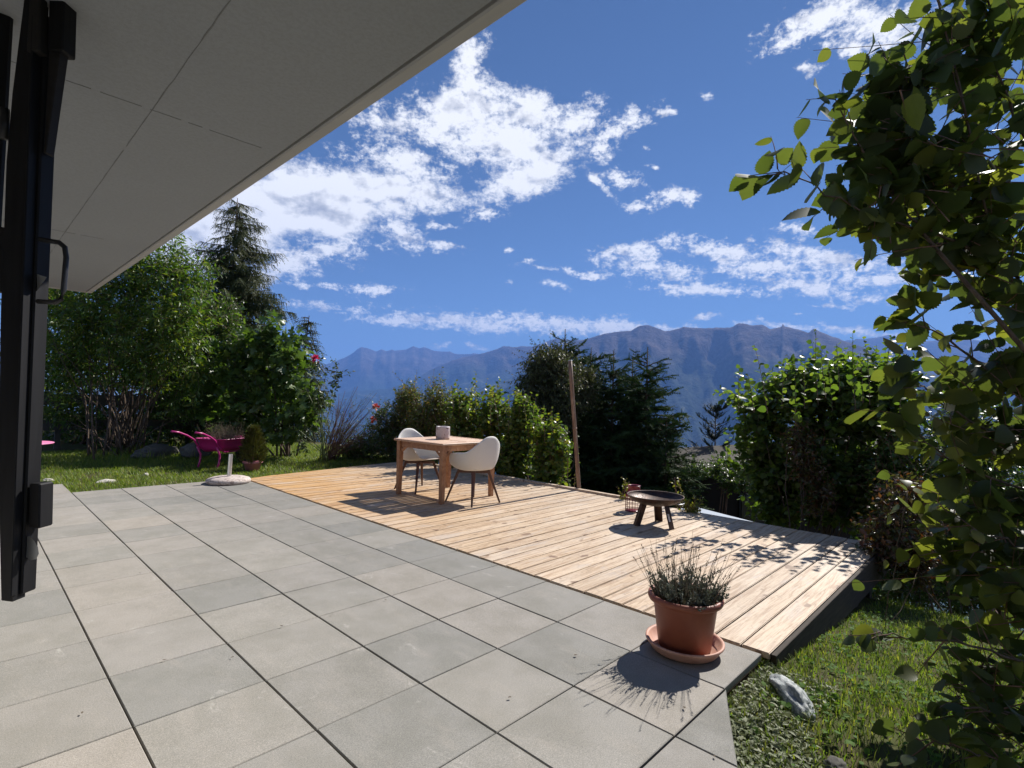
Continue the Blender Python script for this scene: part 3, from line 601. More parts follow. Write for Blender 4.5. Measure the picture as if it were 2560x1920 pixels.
# ------------------------------------------------------------------ furniture
def build_table():
    cx, cy, rz = 4.055, 3.085, rad(2.0)
    t = empty('garden_table', (cx, cy, .004), rz); tag(t, 'square slatted teak garden table standing on the deck', 'table')
    H = .50; Z = .745
    for s in (-1, 1):
        box_obj('top_rail', -H, H, s*(H-.035)-.035, s*(H-.035)+.035, Z-.026, Z, MT['teak_top'], t, .004)
        box_obj('top_rail', s*(H-.035)-.035, s*(H-.035)+.035, -H+.071, H-.071, Z-.026, Z-.0006, MT['teak_top'], t, .004)
    box_obj('centre_rail', -.03, .03, -H+.071, H-.071, Z-.026, Z-.001, MT['teak_top'], t, .003)
    n = 11; w = (2*(H-.071))/n
    for sx in (-1, 1):
        for k in range(n):
            y0 = -H+.071+k*w+.0055; x0, x1 = (-H+.071, -.031) if sx < 0 else (.031, H-.071)
            box_obj('slat', x0, x1, y0, y0+w-.011, Z-.022, Z-.0015, MT['teak_top'], t, .003)
    a = .435
    for sx in (-1, 1):
        for sy in (-1, 1):
            bm = bmesh.new(); bar(bm, (sx*a, sy*a, 0), (sx*a, sy*a, Z-.027), .055, .055, .07, .07); bevel(bm, .004); bm_obj('leg', bm, MT['teak'], t)
            bm = bmesh.new(); bar(bm, (sx*(a-.04), sy*a, Z-.16), (sx*(a-.12), sy*a, Z-.10), .022, .03); bm_obj('brace', bm, MT['teak'], t)
            bm = bmesh.new(); bar(bm, (sx*a, sy*(a-.04), Z-.16), (sx*a, sy*(a-.12), Z-.10), .03, .022); bm_obj('brace', bm, MT['teak'], t)
    for s in (-1, 1):
        box_obj('apron', -a+.036, a-.036, s*a-.012, s*a+.012, Z-.105, Z-.027, MT['teak'], t, .002)
        box_obj('apron', s*a-.012, s*a+.012, -a+.036, a-.036, Z-.105, Z-.027, MT['teak'], t, .002)
    # glazed pot on the table
    r = .094; g = lathe('planter_pot', [(.001, .012), (r*.9, .012), (r*.93, 0), (r*.97, .004), (r, .03), (r*1.0, .15), (r*1.01, .166), (r*.97, .172), (r*.88, .168), (r*.86, .03), (.001, .028)], MT['glazed'], None, 36, True, (4.056, 3.171, Z+.0045))
    tag(g, 'small white glazed pot with brown patches on the teak table', 'pot')
build_table()

def chair_shell_mesh():
    NA, NT_ = 56, 18
    V, F = [], []
    for k in range(NA):
        ph = 2*math.pi*k/NA - math.pi                     # 0 = back, pi = front
        a = abs(ph)
        h = .85 - .205*float(smooth01(.10, 1.2, a)) - .02*float(smooth01(1.15, 2.1, a)) - .165*float(smooth01(2.08, 2.62, a))
        c, s = math.cos(ph), math.sin(ph)
        n = 2.7; rr = (abs(c)**n+abs(s)**n)**(-1/n)
        dx, dy = s*rr, -c*rr                              # back towards -y
        for j in range(NT_):
            t = j/(NT_-1)
            if t < .45:                                   # pan
                q = t/.45; rad_ = q*.78; z = .418+.012*q*q + .02*max(0, dy)*q
            else:
                q = (t-.45)/.55; rad_ = .78+.22*math.sin(min(1, q*1.15)*math.pi/2)*.95+.012*q
                z0 = .43+.02*max(0, dy); z = z0+(h-z0)*(q**1.35 if h > .5 else q)
                back = max(0, -dy); rad_ += .10*back*q*q*float(smooth01(.5, .84, h))
            x, y = dx*rad_*.285, dy*rad_*.265
            if j == 0: x = y = 0
            V.append((x, y, z))
    for k in range(NA):
        k2 = (k+1) % NA
        for j in range(NT_-1):
            q = (k*NT_+j, k2*NT_+j, k2*NT_+j+1, k*NT_+j+1); F.append(q)
    me = bpy.data.meshes.new('seat_shell'); bm = bmesh.new(); vs = [bm.verts.new(v) for v in V]
    for q in F: bm.faces.new([vs[i] for i in q])
    bmesh.ops.remove_doubles(bm, verts=bm.verts, dist=1e-5); bmesh.ops.recalc_face_normals(bm, faces=bm.faces)
    bm.to_mesh(me); bm.free(); return me
def build_chair(loc, rz, label):
    c = empty('armchair', loc, rz); tag(c, label, 'chair', 'white shell armchairs at the teak table')
    me = chair_shell_mesh(); o = link('seat_shell', me, MT['chair_shell'], c, True)
    m = o.modifiers.new('thick', 'SOLIDIFY'); m.thickness = .02; m.offset = 0
    m = o.modifiers.new('sub', 'SUBSURF'); m.levels = m.render_levels = 1
    for sx in (-1, 1):
        for sy in (-1, 1):
            bm = bmesh.new(); bar(bm, (sx*.242, sy*.242, 0), (sx*.13, sy*.13, .408), .022, .022, .042, .036); bevel(bm, .004, 2); bm_obj('leg', bm, MT['chair_leg'], c)
    for s in (-1, 1):
        bm = bmesh.new(); bar(bm, (-.14, -.14*s, .388), (.14, .14*s, .388+.0015*s), .05, .034); bevel(bm, .003); bm_obj('under_frame', bm, MT['chair_leg'], c)
build_chair((4.03, 2.50, .005), rad(1), 'white shell armchair with its back turned towards the fire bowl')
build_chair((4.03, 3.63, .005), rad(181), 'white shell armchair behind the teak table beside the garden bushes')

def build_pole():
    a = np.array([5.915, 2.222, -.75]); b0 = np.array([5.90, 2.222, 0]); b = np.array([5.62, 2.24, 1.90])
    p = empty('pole', (5.915, 2.222, -.75)); tag(p, 'leaning round wooden pole fixed to the outer deck edge', 'pole')
    a = b0 + (b0-b)*.42
    k = 9; pts = [a+(b-a)*i/(k-1) for i in range(k)]
    o = tube_obj('shaft', [pts], [.030], MT['pole'], p, 14); o.location = -p.location
    o = tube_obj('cap', [[b, b+(b-a)/np.linalg.norm(b-a)*.012]], [.0312], MT['grey_metal'], p, 14); o.location = -p.location
    o = tube_obj('collar', [[a+(b-a)*.63, a+(b-a)*.64]], [.0332], MT['pole'], p, 14); o.location = -p.location
build_pole()

def build_firepit():
    cx, cy = 4.735, .352; f = empty('fire_bowl', (cx, cy, .005)); tag(f, 'rusty steel fire bowl on three flat legs standing on the deck', 'fire bowl')
    R, Z = .298, .322; prof_o, prof_i = [], []
    for k in range(15):
        a = k/14; r = R*math.sin(a*math.pi/2*.98)/math.sin(math.pi/2*.98); z = Z-.105*math.cos(a*math.pi/2)**1.2
        prof_o.append((max(r, .001), z-.004)); prof_i.append((max(r-.005, .0008), z))
    prof_i[-1] = (R-.006, Z+.001)
    lathe('bowl', prof_o+[(R+.003, Z-.001), (R+.002, Z+.003)]+prof_i[::-1], MT['rust'], f, 56)
    for fx, fy in ((4.564, .495), (4.697, .132), (4.964, .418)):
        d = Vector((fx-cx, fy-cy, 0)); u = d.normalized(); top = u*.15; bm = bmesh.new()
        s = Vector((-u.y, u.x, 0))
        A = Vector((d.x, d.y, 0)); B = Vector((top.x, top.y, Z-.088))
        vs = [bm.verts.new(c+s*sx*.036+u*sy*.005) for c in (A, B) for sx, sy in ((-1, -1), (1, -1), (1, 1), (-1, 1))]
        for q in ((3, 2, 1, 0), (4, 5, 6, 7), (0, 1, 5, 4), (1, 2, 6, 5), (2, 3, 7, 6), (3, 0, 4, 7)): bm.faces.new([vs[i] for i in q])
        for off in (.036,):                               # flange of the angle iron
            vs = [bm.verts.new(c+s*sx*.005+s*off-u*sy) for c in (A, B) for sx, sy in ((-1, .004), (1, .004), (1, .045), (-1, .045))]
            for q in ((0, 1, 2, 3), (7, 6, 5, 4), (4, 5, 1, 0), (5, 6, 2, 1), (6, 7, 3, 2), (7, 4, 0, 3)): bm.faces.new([vs[i] for i in q])
        leg = bm_obj('leg', bm, MT['rust'], f)
        if (fx, fy) == (4.697, .132):
            m = A.lerp(B, .5); n = u; bm = bmesh.new()
            t_ = (B-A).normalized()
            vs = [bm.verts.new(m+s*(sx*.014-.012)+t_*sy*.04+u*.0062) for sx, sy in ((-1, -1), (1, -1), (1, 1), (-1, 1))]
            bm.faces.new(vs); bm_obj('sticker', bm, MT['sticker'], leg)
    for sg in (1, -1):
        a0 = math.atan2(-.25*sg, -.02*sg)
        pts = [(math.cos(a0+q)*r, math.sin(a0+q)*r, Z-.045) for q, r in ((-.17, .285), (-.17, .318), (-.10, .325), (0, .327), (.10, .325), (.17, .318), (.17, .285))]
        tube_obj('handle', [pts], [.006], MT['grey_metal'], f, 8)
build_firepit()

def build_lantern():
    L_ = empty('lantern', (5.22, .90, .005)); tag(L_, 'dark red metal lantern with a wire cage base behind the fire bowl', 'lantern')
    lathe('hood', [(.098, .175), (.104, .178), (.104, .188), (.098, .20), (.082, .235), (.073, .262), (.072, .30), (.078, .304), (.076, .310), (.066, .306), (.066, .262), (.09, .2), (.095, .18), (.098, .175)], MT['red_lacquer'], L_, 32)
    for z in (.012, .06, .108, .156): tube_obj('ring', [[(.098*math.cos(a), .098*math.sin(a), z) for a in np.linspace(0, 2*math.pi, 29)]], [.0032], MT['red_lacquer'], L_, 5, caps=False)
    for k in range(18):
        a = 2*math.pi*k/18; tube_obj('wire', [[(.098*math.cos(a), .098*math.sin(a), 0), (.098*math.cos(a), .098*math.sin(a), .18)]], [.0026], MT['red_lacquer'], L_, 5)
    lathe('base_plate', [(.001, 0), (.1, 0), (.1, .006), (.001, .006)], MT['red_lacquer'], L_, 28)
build_lantern()

def build_parasol_base():
    b = empty('parasol_base', (2.21, 5.70, 0)); tag(b, 'round granite parasol base with a short steel tube on the patio corner', 'parasol base')
    pr = [(.001, .002), (.27, .002), (.288, .02), (.29, .042), (.275, .064), (.22, .083), (.12, .092), (.045, .094), (.001, .094)]
    lathe('stone', pr, MT['granite'], b, 48)
    bm = bmesh.new(); n = 16
    T = Matrix.Rotation(rad(2.0), 4, 'Y')
    ring = []
    for z in (.09, .41):
        for r in (.026, .022):
            ring.append([bm.verts.new(T @ Vector((r*(1+.09*(k % 2))*math.cos(2*math.pi*k/n), r*(1+.09*(k % 2))*math.sin(2*math.pi*k/n), z))) for k in range(n)])
    for k in range(n):
        k2 = (k+1) % n; bm.faces.new([ring[0][k], ring[0][k2], ring[2][k2], ring[2][k]]); bm.faces.new([ring[2][k], ring[2][k2], ring[3][k2], ring[3][k]]); bm.faces.new([ring[3][k], ring[3][k2], ring[1][k2], ring[1][k]])
    bm_obj('tube', bm, MT['steel'], b)
build_parasol_base()

def build_barrow():
    o = empty('wheelbarrow', (2.48, 7.43, 0), math.atan2(.515, .857)); tag(o, 'bright pink wheelbarrow planter standing on the lawn', 'wheelbarrow')
    # tray: x forward, y sideways
    def ring(x0, x1, w, z, n=6):
        pts = []; r = .09
        for cx, cy, a0 in ((x1-r, w-r, 0), (x0+r, w-r, 90), (x0+r, -w+r, 180), (x1-r, -w+r, 270)):
            for k in range(n): a = rad(a0+90*k/(n-1)); pts.append((cx+r*math.cos(a), cy+r*math.sin(a), z))
        return pts
    rings = [ring(.0, .56, .20, .285), ring(-.03, .66, .245, .36), ring(-.06, .76, .29, .495), ring(-.072, .772, .302, .497), ring(-.072, .772, .302, .487), ring(-.05, .745, .28, .485), ring(-.02, .65, .235, .365), ring(.01, .55, .19, .295)]
    V = [p for r in rings for p in r]; n = len(rings[0]); F = []
    for i in range(len(rings)-1):
        for k in range(n): F.append((i*n+k, i*n+(k+1) % n, (i+1)*n+(k+1) % n, (i+1)*n+k))
    F.append(tuple(range(n))[::-1]); F.append(tuple((len(rings)-1)*n+k for k in range(n)))
    mesh_obj('tray', V, F, MT['pink'], o, True)
    for s in (-1, 1):
        y = .19*s
        tube_obj('handle', [[(.72, y*.35, .22), (.45, y*.8, .262), (.1, y, .27), (-.06, y*1.05, .37), (-.14, y*1.1, .48), (-.27, y*1.15, .555), (-.43, y*1.2, .615), (-.58, y*1.2, .64)]], [.016], MT['pink'], o, 8)
        tube_obj('leg', [[(-.08, y*1.03, .36), (.0, y, .22), (-.01, y, .10), (-.05, y, .0)]], [.016], MT['pink'], o, 8)
    th = np.linspace(0, 2*math.pi, 25)
    wh = tube_obj('wheel', [[(.80+.145*math.cos(a), 0, .175+.145*math.sin(a)) for a in th]], [.032], MT['rubber'], o, 8, caps=False)
    tube_obj('spoke', [[(.80+.14*math.cos(a), 0, .175+.14*math.sin(a)), (.80-.14*math.cos(a), 0, .175-.14*math.sin(a))] for a in (0, 1.05, 2.1)], [.012]*3, MT['pink'], wh, 6)
    for s in (-1, 1): tube_obj('fork', [[(.72, .066*s, .22), (.80, .06*s, .175)]], [.013], MT['pink'], o, 6)
    mesh_obj('soil', [(x, y, .462) for x, y in ((-.03, -.25), (.70, -.25), (.72, .25), (-.04, .25))], [(0, 1, 2, 3)], MT['soil'], o)
build_barrow()

def build_bistro():
    p = Vector(at(42, 957, 6.3)); p.z = 0; zt = at(60, 957, 6.3)[2]
    t = empty('bistro_table', (p.x, p.y, 0)); tag(t, 'small round pink metal table behind the black shutter', 'table')
    lathe('top', [(.001, zt-.012), (.31, zt-.012), (.318, zt-.004), (.312, zt), (.001, zt+.001)], MT['pale_pink'], t, 40)
    for k in range(3):
        a = k*2.094+.5; tube_obj('leg', [[(.2*math.cos(a), .2*math.sin(a), zt-.012), (.05*math.cos(a+.4), .05*math.sin(a+.4), zt*.5), (.27*math.cos(a), .27*math.sin(a), 0)]], [.011], MT['pink'], t, 8)
    tube_obj('ring', [[(.055*math.cos(a), .055*math.sin(a), zt*.5) for a in np.linspace(0, 6.283, 17)]], [.007], MT['pink'], t, 6, caps=False)
build_bistro()

def rock(name, loc, size, seed, mat, label, cat, rz=0, rough=.28, group=None):
    bm = bmesh.new(); bmesh.ops.create_icosphere(bm, subdivisions=4, radius=1)
    for v in bm.verts:
        d = v.co.normalized(); n = mnoise.fractal(d*1.3+Vector((seed, 0, 0)), 1, 2, 5); cr = abs(mnoise.noise(d*2.3+Vector((0, seed, 0))))
        v.co = d*(1+rough*n-.22*cr)
        v.co.x *= size[0]; v.co.y *= size[1]; v.co.z = max(v.co.z, -.5)*size[2]
    o = bm_obj(name, bm, mat, None, True, loc); o.rotation_euler = (0, 0, rz); tag(o, label, cat, group); return o
rock('rock', (2.20, -1.735, float(zg(2.2, -1.735))+.025), (.165, .06, .06), 1.3, MT['rock'], 'white and grey streaked rock lying in the grass by the deck corner', 'rock', math.atan2(.209, .236))
rock('stone', (*onz(228, 1041)[:2], .0), (.12, .06, .035), 4.1, MT['pale_stone'], 'flat pale stone at the lawn edge near the patio notch', 'stone', .2)
rock('stone', (*onz(315, 1026)[:2], .0), (.04, .03, .03), 5.1, MT['pale_stone'], 'tiny round white stone in the lawn', 'stone')
rock('stone', (*onz(104, 1038)[:2], .0), (.07, .04, .03), 6.1, MT['pale_stone'], 'small white stone at the patio edge beside the shutter', 'stone')
rock('boulder', (*onz(335, 985)[:2], .06), (.55, .22, .17), 7.7, MT['dark_stone'], 'long dark boulder lying in shade behind the lawn', 'boulder', .75, .18)
rock('boulder', (*onz(425, 985)[:2], .10), (.40, .22, .2), 9.7, MT['dark_stone'], 'dark rounded boulder just behind the pink wheelbarrow', 'boulder', .75, .18)
rock('stone', (*onz(945*1.0+860, 1640)[:2], -.03), (.05, .04, .03), 3.9, MT['dark_stone'], 'small dark stone in the grass at the cut slab edge', 'stone')

def build_fence():
    f = empty('fence', (1.6, 12.3, 0)); tag(f, 'grey two-board rail fence standing in the hedge shade', 'fence')
    a, b = np.array([-.6, 12.1]), np.array([4.2, 11.9])
    for z0, z1 in ((.38, .60), (.92, 1.14)):
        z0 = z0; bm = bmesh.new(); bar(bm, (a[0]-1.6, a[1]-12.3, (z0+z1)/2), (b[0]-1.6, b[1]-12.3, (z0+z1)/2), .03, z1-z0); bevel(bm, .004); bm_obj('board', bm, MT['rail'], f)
    for k in range(4):
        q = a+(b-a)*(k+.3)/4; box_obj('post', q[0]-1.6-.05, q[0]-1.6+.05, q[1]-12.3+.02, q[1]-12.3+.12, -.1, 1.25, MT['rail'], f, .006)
build_fence()

def build_chalet():
    p = at(1540, 1010, 13.5); h = empty('chalet', (p[0], p[1], float(zg(p[0], p[1])))); tag(h, 'dark timber chalet with a grey shingle roof below the deck', 'house')
    h.rotation_euler = (0, 0, math.atan2(RG[0][1], RG[0][0])+.12)
    zb = h.location.z; ze = -.50-zb
    box_obj('wall', -.9, 5.4, .5, 2.2, -.4, ze-.12, MT['chalet'], h, 0)
    # roof: shed slope rising away and to the right
    bm = bmesh.new(); vs = [bm.verts.new(q) for q in ((-1.3, 0, ze), (6.0, 0, ze+1.15), (6.0, 2.4, ze+1.10), (-1.3, 2.4, ze-.05), (-1.3, 0, ze-.14), (6.0, 0, ze+1.01), (6.0, 2.4, ze+.96), (-1.3, 2.4, ze-.19))]
    for q in ((0, 1, 2, 3), (7, 6, 5, 4), (4, 5, 1, 0), (5, 6, 2, 1), (6, 7, 3, 2), (7, 4, 0, 3)): bm.faces.new([vs[i] for i in q])
    bm_obj('roof', bm, MT['roof_grey'], h)
    w = box_obj('window', 1.0, 1.9, .46, .498, ze-1.3, ze-.5, MT['dark_wood'], h, .004); box_obj('pane', 1.06, 1.84, .44, .459, ze-1.24, ze-.56, MT['glass'], w, 0)
    p = at(1515, 985, 19); h2 = empty('chalet', (p[0], p[1], float(zg(p[0], p[1])))); tag(h2, 'further chalet showing only its pale roof edge above the spruces', 'house'); h2.rotation_euler = (0, 0, math.atan2(RG[0][1], RG[0][0])+.1)
    z2 = p[2]-h2.location.z
    box_obj('wall', -.6, 3, .3, 3, -.4, z2-.2, MT['chalet'], h2, 0)
    bm = bmesh.new(); vs = [bm.verts.new(q) for q in ((-.6, 0, z2-.35), (3.2, 0, z2-.1), (3.2, 1.6, z2+.4), (-.6, 1.6, z2+.1), (-.6, 0, z2-.45), (3.2, 0, z2-.2), (3.2, 1.6, z2+.3), (-.6, 1.6, z2))]
    for q in ((0, 1, 2, 3), (7, 6, 5, 4), (4, 5, 1, 0), (5, 6, 2, 1), (6, 7, 3, 2), (7, 4, 0, 3)): bm.faces.new([vs[i] for i in q])
    bm_obj('roof', bm, MT['roof_grey'], h2)
    # low shed with a pale flat roof just below the deck
    z = -.62; q0 = onz(1508, 1096, z); q1 = onz(1640, 1130, z)
    u = unit(q1-q0); s = empty('shed', (q0[0], q0[1], float(zg(q0[0], q0[1]))), math.atan2(u[1], u[0])); tag(s, 'low shed with a pale blue-grey flat roof under the deck edge', 'shed')
    zz = z-s.location.z; box_obj('roof', -.05, 1.75, -1.2, .0, zz-.07, zz, MT['roof_pale'], s, .01); box_obj('wall', .05, 1.65, -1.1, -.1, -.6, zz-.071, MT['chalet'], s, 0)
build_chalet()

# ------------------------------------------------------------------ plants
def strip_leaf(rows, fold=.18, droop=.22):
    V, F = [], []
    for t, wl, wr in rows:
        z = -droop*t*t
        V += [(-wl, t, z+fold*wl), (0, t, z), (wr, t, z+fold*wr)]
    for i in range(len(rows)-1):
        a, b = 3*i, 3*i+3
        F += [(a, a+1, b+1), (a, b+1, b), (a+1, a+2, b+2), (a+1, b+2, b+1)]
    return np.array(V, float), np.array(F)
def lf_hazel(hi, fold=.10, droop=.16):
    n = 18 if hi else 6; rows = [(0, .02, .02)]
    for k in range(1, n):
        t = k/n; w = .49*math.sin(math.pi*min(1, t*1.02)**.76)**.58
        j = (.075 if hi else .05)*(1 if k % 2 else -1)*(1.3 if hi and k % 4 == 1 else 1); rows.append((t, w*(1+j), w*(1+j*(.9 if hi else -.8))))
    rows.append((1.04, .004, .004)); return strip_leaf(rows, fold, droop)
TPL = {'hazel_hi': lf_hazel(True), 'hazel_hi1': lf_hazel(True, .20, .28), 'hazel_hi2': lf_hazel(True, -.06, .20), 'hazel': lf_hazel(False),
       'lance': strip_leaf([(0, .01, .01), (.25, .11, .11), (.55, .13, .13), (1, .004, .004)], .3, .25),
       'ovate': strip_leaf([(0, .02, .02), (.3, .27, .27), (.65, .22, .22), (1, .01, .01)], .25, .2),
       'fig': strip_leaf([(0, .03, .03), (.10, .42, .40), (.24, .30, .30), (.34, .17, .17), (.48, .50, .47), (.58, .34, .36), (.66, .14, .15), (.82, .2, .2), (1.02, .03, .03)], .14, .22),
       'hazel_far': strip_leaf([(0, .03, .03), (.28, .43, .40), (.68, .38, .42), (1.04, .01, .01)], .14, .2),
       'ovate_far': (np.array([(0, 0, 0), (-.27, .42, .06), (0, .45, -.03), (.27, .42, .06), (0, 1, -.16)], float), np.array([(0, 2, 1), (0, 3, 2), (1, 2, 4), (2, 3, 4)])),
       'lance_far': (np.array([(0, 0, 0), (-.14, .45, .04), (0, .45, -.04), (.14, .45, .04), (0, 1, -.24)], float), np.array([(0, 2, 1), (0, 3, 2), (1, 2, 4), (2, 3, 4)])),
       'blade': strip_leaf([(0, .02, .02), (.5, .018, .018), (1, .002, .002)], .0, .35)}
def spray(n, ln, w, droop):
    V, F = [], []
    V += [(-w*.5, 0, 0), (w*.5, 0, 0), (0, 1, -droop)]; F.append((0, 1, 2))
    for k in range(n):
        t = (k+.5)/n*.98; z = -droop*t*t
        for s in (-1, 1):
            b = len(V); l = ln*(1-.45*t); V += [(0, t-.012-w*.3, z), (0, t+w*.3, z), (s*l, t+l*.75, z-.12*l+.02*((k % 3)-1))]; F.append((b, b+1, b+2))
    b = len(V); V += [(-w*.4, .9, -droop*.8), (w*.4, .9, -droop*.8), (0, 1.06, -droop*1.05)]; F.append((b, b+1, b+2))
    return np.array(V, float), np.array(F)
TPL['spray'] = spray(5, .27, .19, .16); TPL['larch'] = spray(5, .17, .085, .5); TPL['cyp'] = spray(4, .34, .22, .05)
def frames(axis, nrm):
    y = unit(axis); x = unit(np.cross(y, nrm)); z = np.cross(x, y); return np.stack([x, y, z], -1)      # columns
def foliage_mesh(name, tpl, pos, axis, nrm, size, wide=1.0):
    V, F = TPL[tpl]; V = V*np.array([wide, 1, 1]); R = frames(axis, nrm)
    W = np.einsum('nij,vj->nvi', R*size[:, None, None], V)+pos[:, None, :]
    FF = F[None]+(np.arange(len(pos))*len(V))[:, None, None]
    return np_mesh(name, W.reshape(-1, 3), FF.reshape(-1, 3), 3)
def add_leaves(root, tpl, mat, pos, axis, nrm, size, indiv=0, name='leaf', hi=None, mass='foliage'):
    """the leaves that show largest become objects of their own, the rest one mass"""
    rl = np.array(root.location); n = len(pos)
    sel = np.zeros(n, bool)
    if indiv:
        d = pos-C; z = d @ RG[2]; sx = (d @ RG[0])/z*FPX; sy = (d @ RG[1])/z*FPX
        vis = (z > .3) & (np.abs(sx) < 1300) & (np.abs(sy) < 980)
        key = np.where(vis, np.linalg.norm(d, axis=1)/size, 1e9); o = np.argsort(key)[:indiv]; sel[o] = key[o] < 1e8
    if sel.any():
        V, F = TPL[hi or tpl]; me = np_mesh(name, V, F, 3); me.materials.append(mat)
        R = frames(axis[sel], nrm[sel])
        for p, r, s in zip(pos[sel]-rl, R, size[sel]):
            o = bpy.data.objects.new(name, me); COL.objects.link(o); o.parent = root
            m = Matrix(((r[0, 0]*s, r[0, 1]*s, r[0, 2]*s, p[0]), (r[1, 0]*s, r[1, 1]*s, r[1, 2]*s, p[1]), (r[2, 0]*s, r[2, 1]*s, r[2, 2]*s, p[2]), (0, 0, 0, 1)))
            o.matrix_basis = m
    k = ~sel
    if k.any():
        o = link(mass, foliage_mesh(mass, tpl+'_far' if tpl in ('hazel', 'ovate', 'lance') else tpl, pos[k]-rl, axis[k], nrm[k], size[k]), mat, root); o['kind'] = 'stuff'
def lobes_sample(rng, lobes, n, shell):
    w = np.array([l[2] for l in lobes], float); w /= w.sum(); idx = rng.choice(len(lobes), n, p=w)
    c = np.array([l[0] for l in lobes], float)[idx]; r = np.array([l[1] for l in lobes], float)[idx]
    d = unit(rng.normal(size=(n, 3))); q = rng.random(n)**shell
    return c+d*r*q[:, None], d
def grow(rng, start, direc, length, nleaf, curve, leaf_len, droop, upn, spread=.8):
    """twigs from start; returns twig polylines and leaf arrays"""
    n = len(start); K = 5; t = np.linspace(0, 1, K)
    bend = rng.normal(size=(n, 3))*curve
    P = start[:, None]+direc[:, None]*(length[:, None, None]*t[None, :, None])+bend[:, None]*(length[:, None, None]*(t**2)[None, :, None])
    m = nleaf; tl = (np.arange(m)+.6)/m*.98+.02
    f = tl*(K-1); i0 = np.minimum(f.astype(int), K-2); fr = (f-i0)[None, :, None]
    LP = P[:, i0]*(1-fr)+P[:, i0+1]*fr; TD = unit(P[:, i0+1]-P[:, i0])
    ref = np.where(np.abs(TD[..., 2:3]) > .85, np.array([1., 0, 0]), np.array([0, 0, 1.]))
    A = unit(np.cross(TD, ref)); B = np.cross(TD, A)
    ang = np.arange(m)[None]*math.pi+rng.normal(size=(n, m))*.7+rng.random((n, 1))*6.28*np.where(np.abs(direc[:, 2:3]) > .7, 1, .12)+np.where(np.abs(direc[:, 2:3]) > .7, np.arange(m)[None]*.9, 0)
    side = A*np.cos(ang)[..., None]+B*np.sin(ang)[..., None]
    ax = unit(side*spread+TD*.55+np.array([0, 0, -droop])+rng.normal(size=(n, m, 3))*.22)
    nr = unit(np.array([0, 0, 1.])*upn+rng.normal(size=(n, m, 3))*.55+side*.15)
    sz = leaf_len*rng.uniform(.62, 1.15, (n, m))*(1-.35*tl[None]**2)
    return P, LP.reshape(-1, 3), ax.reshape(-1, 3), nr.reshape(-1, 3), sz.reshape(-1)
def twig_part(root, P, r0, r1, mat, name='twigs', sides=3):
    k = P.shape[1]; R = np.linspace(r0, r1, k)[None].repeat(len(P), 0)
    V, F = tubes(P-np.array(root.location), R, sides); o = link(name, np_mesh(name, V, F, 4), mat, root, True); o['kind'] = 'stuff'; return o
def stems(root, targets, base, r0, r1, mat, bulge=.25, name='stem', rng=RNG, spread=.12):
    b = np.array(base, float); n = 8; t = np.linspace(0, 1, n)[:, None]
    for q in targets:
        q = np.array(q, float); s = b+np.array([rng.normal()*spread, rng.normal()*spread, 0]); hz = np.array([q[0]-s[0], q[1]-s[1], 0])
        pts = s+(q-s)*t + hz*(-bulge*np.sin(t*math.pi)*.6) + np.cumsum(rng.normal(size=(n, 3))*.018*np.linalg.norm(q-s), 0)*t*(1-t*.4)
        tube_obj(name, [pts-np.array(root.location)], [np.linspace(r0, r1, n)*rng.uniform(.7, 1.2)], mat, root, 6)
def shrub(name, label, cat, base, lobes, tpl, mat, leaf_len, ntw, twl, nleaf, indiv=0, up=.5, out=.7, shell=.45, droop=.25, upn=.8, stem=None, stemmat='stem', nst=7, r0=.022, hi=None, group=None, shoots=None, seed=1, spread=.8, wander=.45, sprd=.12, bulge=.25):
    rng = np.random.default_rng(seed); base = np.array(base, float)
    root = empty(name, base); tag(root, label, cat, group)
    p, d = lobes_sample(rng, lobes, ntw, shell)
    direc = unit(d*out+np.array([0, 0, up])+rng.normal(size=d.shape)*wander); ln = twl*rng.uniform(.5, 1.15, ntw)
    P, LP, ax, nr, sz = grow(rng, p-direc*ln[:, None]*.5, direc, ln, nleaf, .22, leaf_len, droop, upn, spread)
    parts = [(P, LP, ax, nr, sz)]
    if shoots is not None:                               # long upright shoots breaking the outline: (px, tip py, depth, length)
        s = np.array([at(x, y, dd)-np.array([0, 0, l]) for x, y, dd, l in shoots]); l = np.array([q[3] for q in shoots])
        dr = unit(np.array([0, 0, 1.])+rng.normal(size=s.shape)*.07)
        parts.append(grow(rng, s, dr, l, 15, .05, leaf_len*.9, droop*.4, upn*.6, .9))
    A = [np.concatenate([q[i] for q in parts]) for i in range(1, 5)]
    twig_part(root, P, .0045, .0018, MT[stemmat])
    if shoots is not None: twig_part(root, parts[1][0], .006, .002, MT[stemmat], 'shoots')
    pick = rng.choice(ntw, nst, replace=False)
    stems(root, P[pick, 2], base, r0, .006, MT[stemmat], bulge, rng=rng, spread=sprd)
    add_leaves(root, tpl, MT[mat], *A, indiv=indiv, hi=hi)
    return root
def L3(x, y, D, rx, ry, rd, w=None):
    """ellipsoid lobe from picture position, depth and pixel radii"""
    c = at(x, y, D); a, b = pxr(rx, D), pxr(ry, D); r = (a*abs(RG[0][0])+rd*abs(RG[2][0]), a*abs(RG[0][1])+rd*abs(RG[2][1]), b)
    r = (max(a*.72, rd*.75), max(a*.72, rd*.75), b); return (c, r, w if w else a*b*max(rd, .3))
def gnd(x, y): return (x, y, float(zg(x, y)))

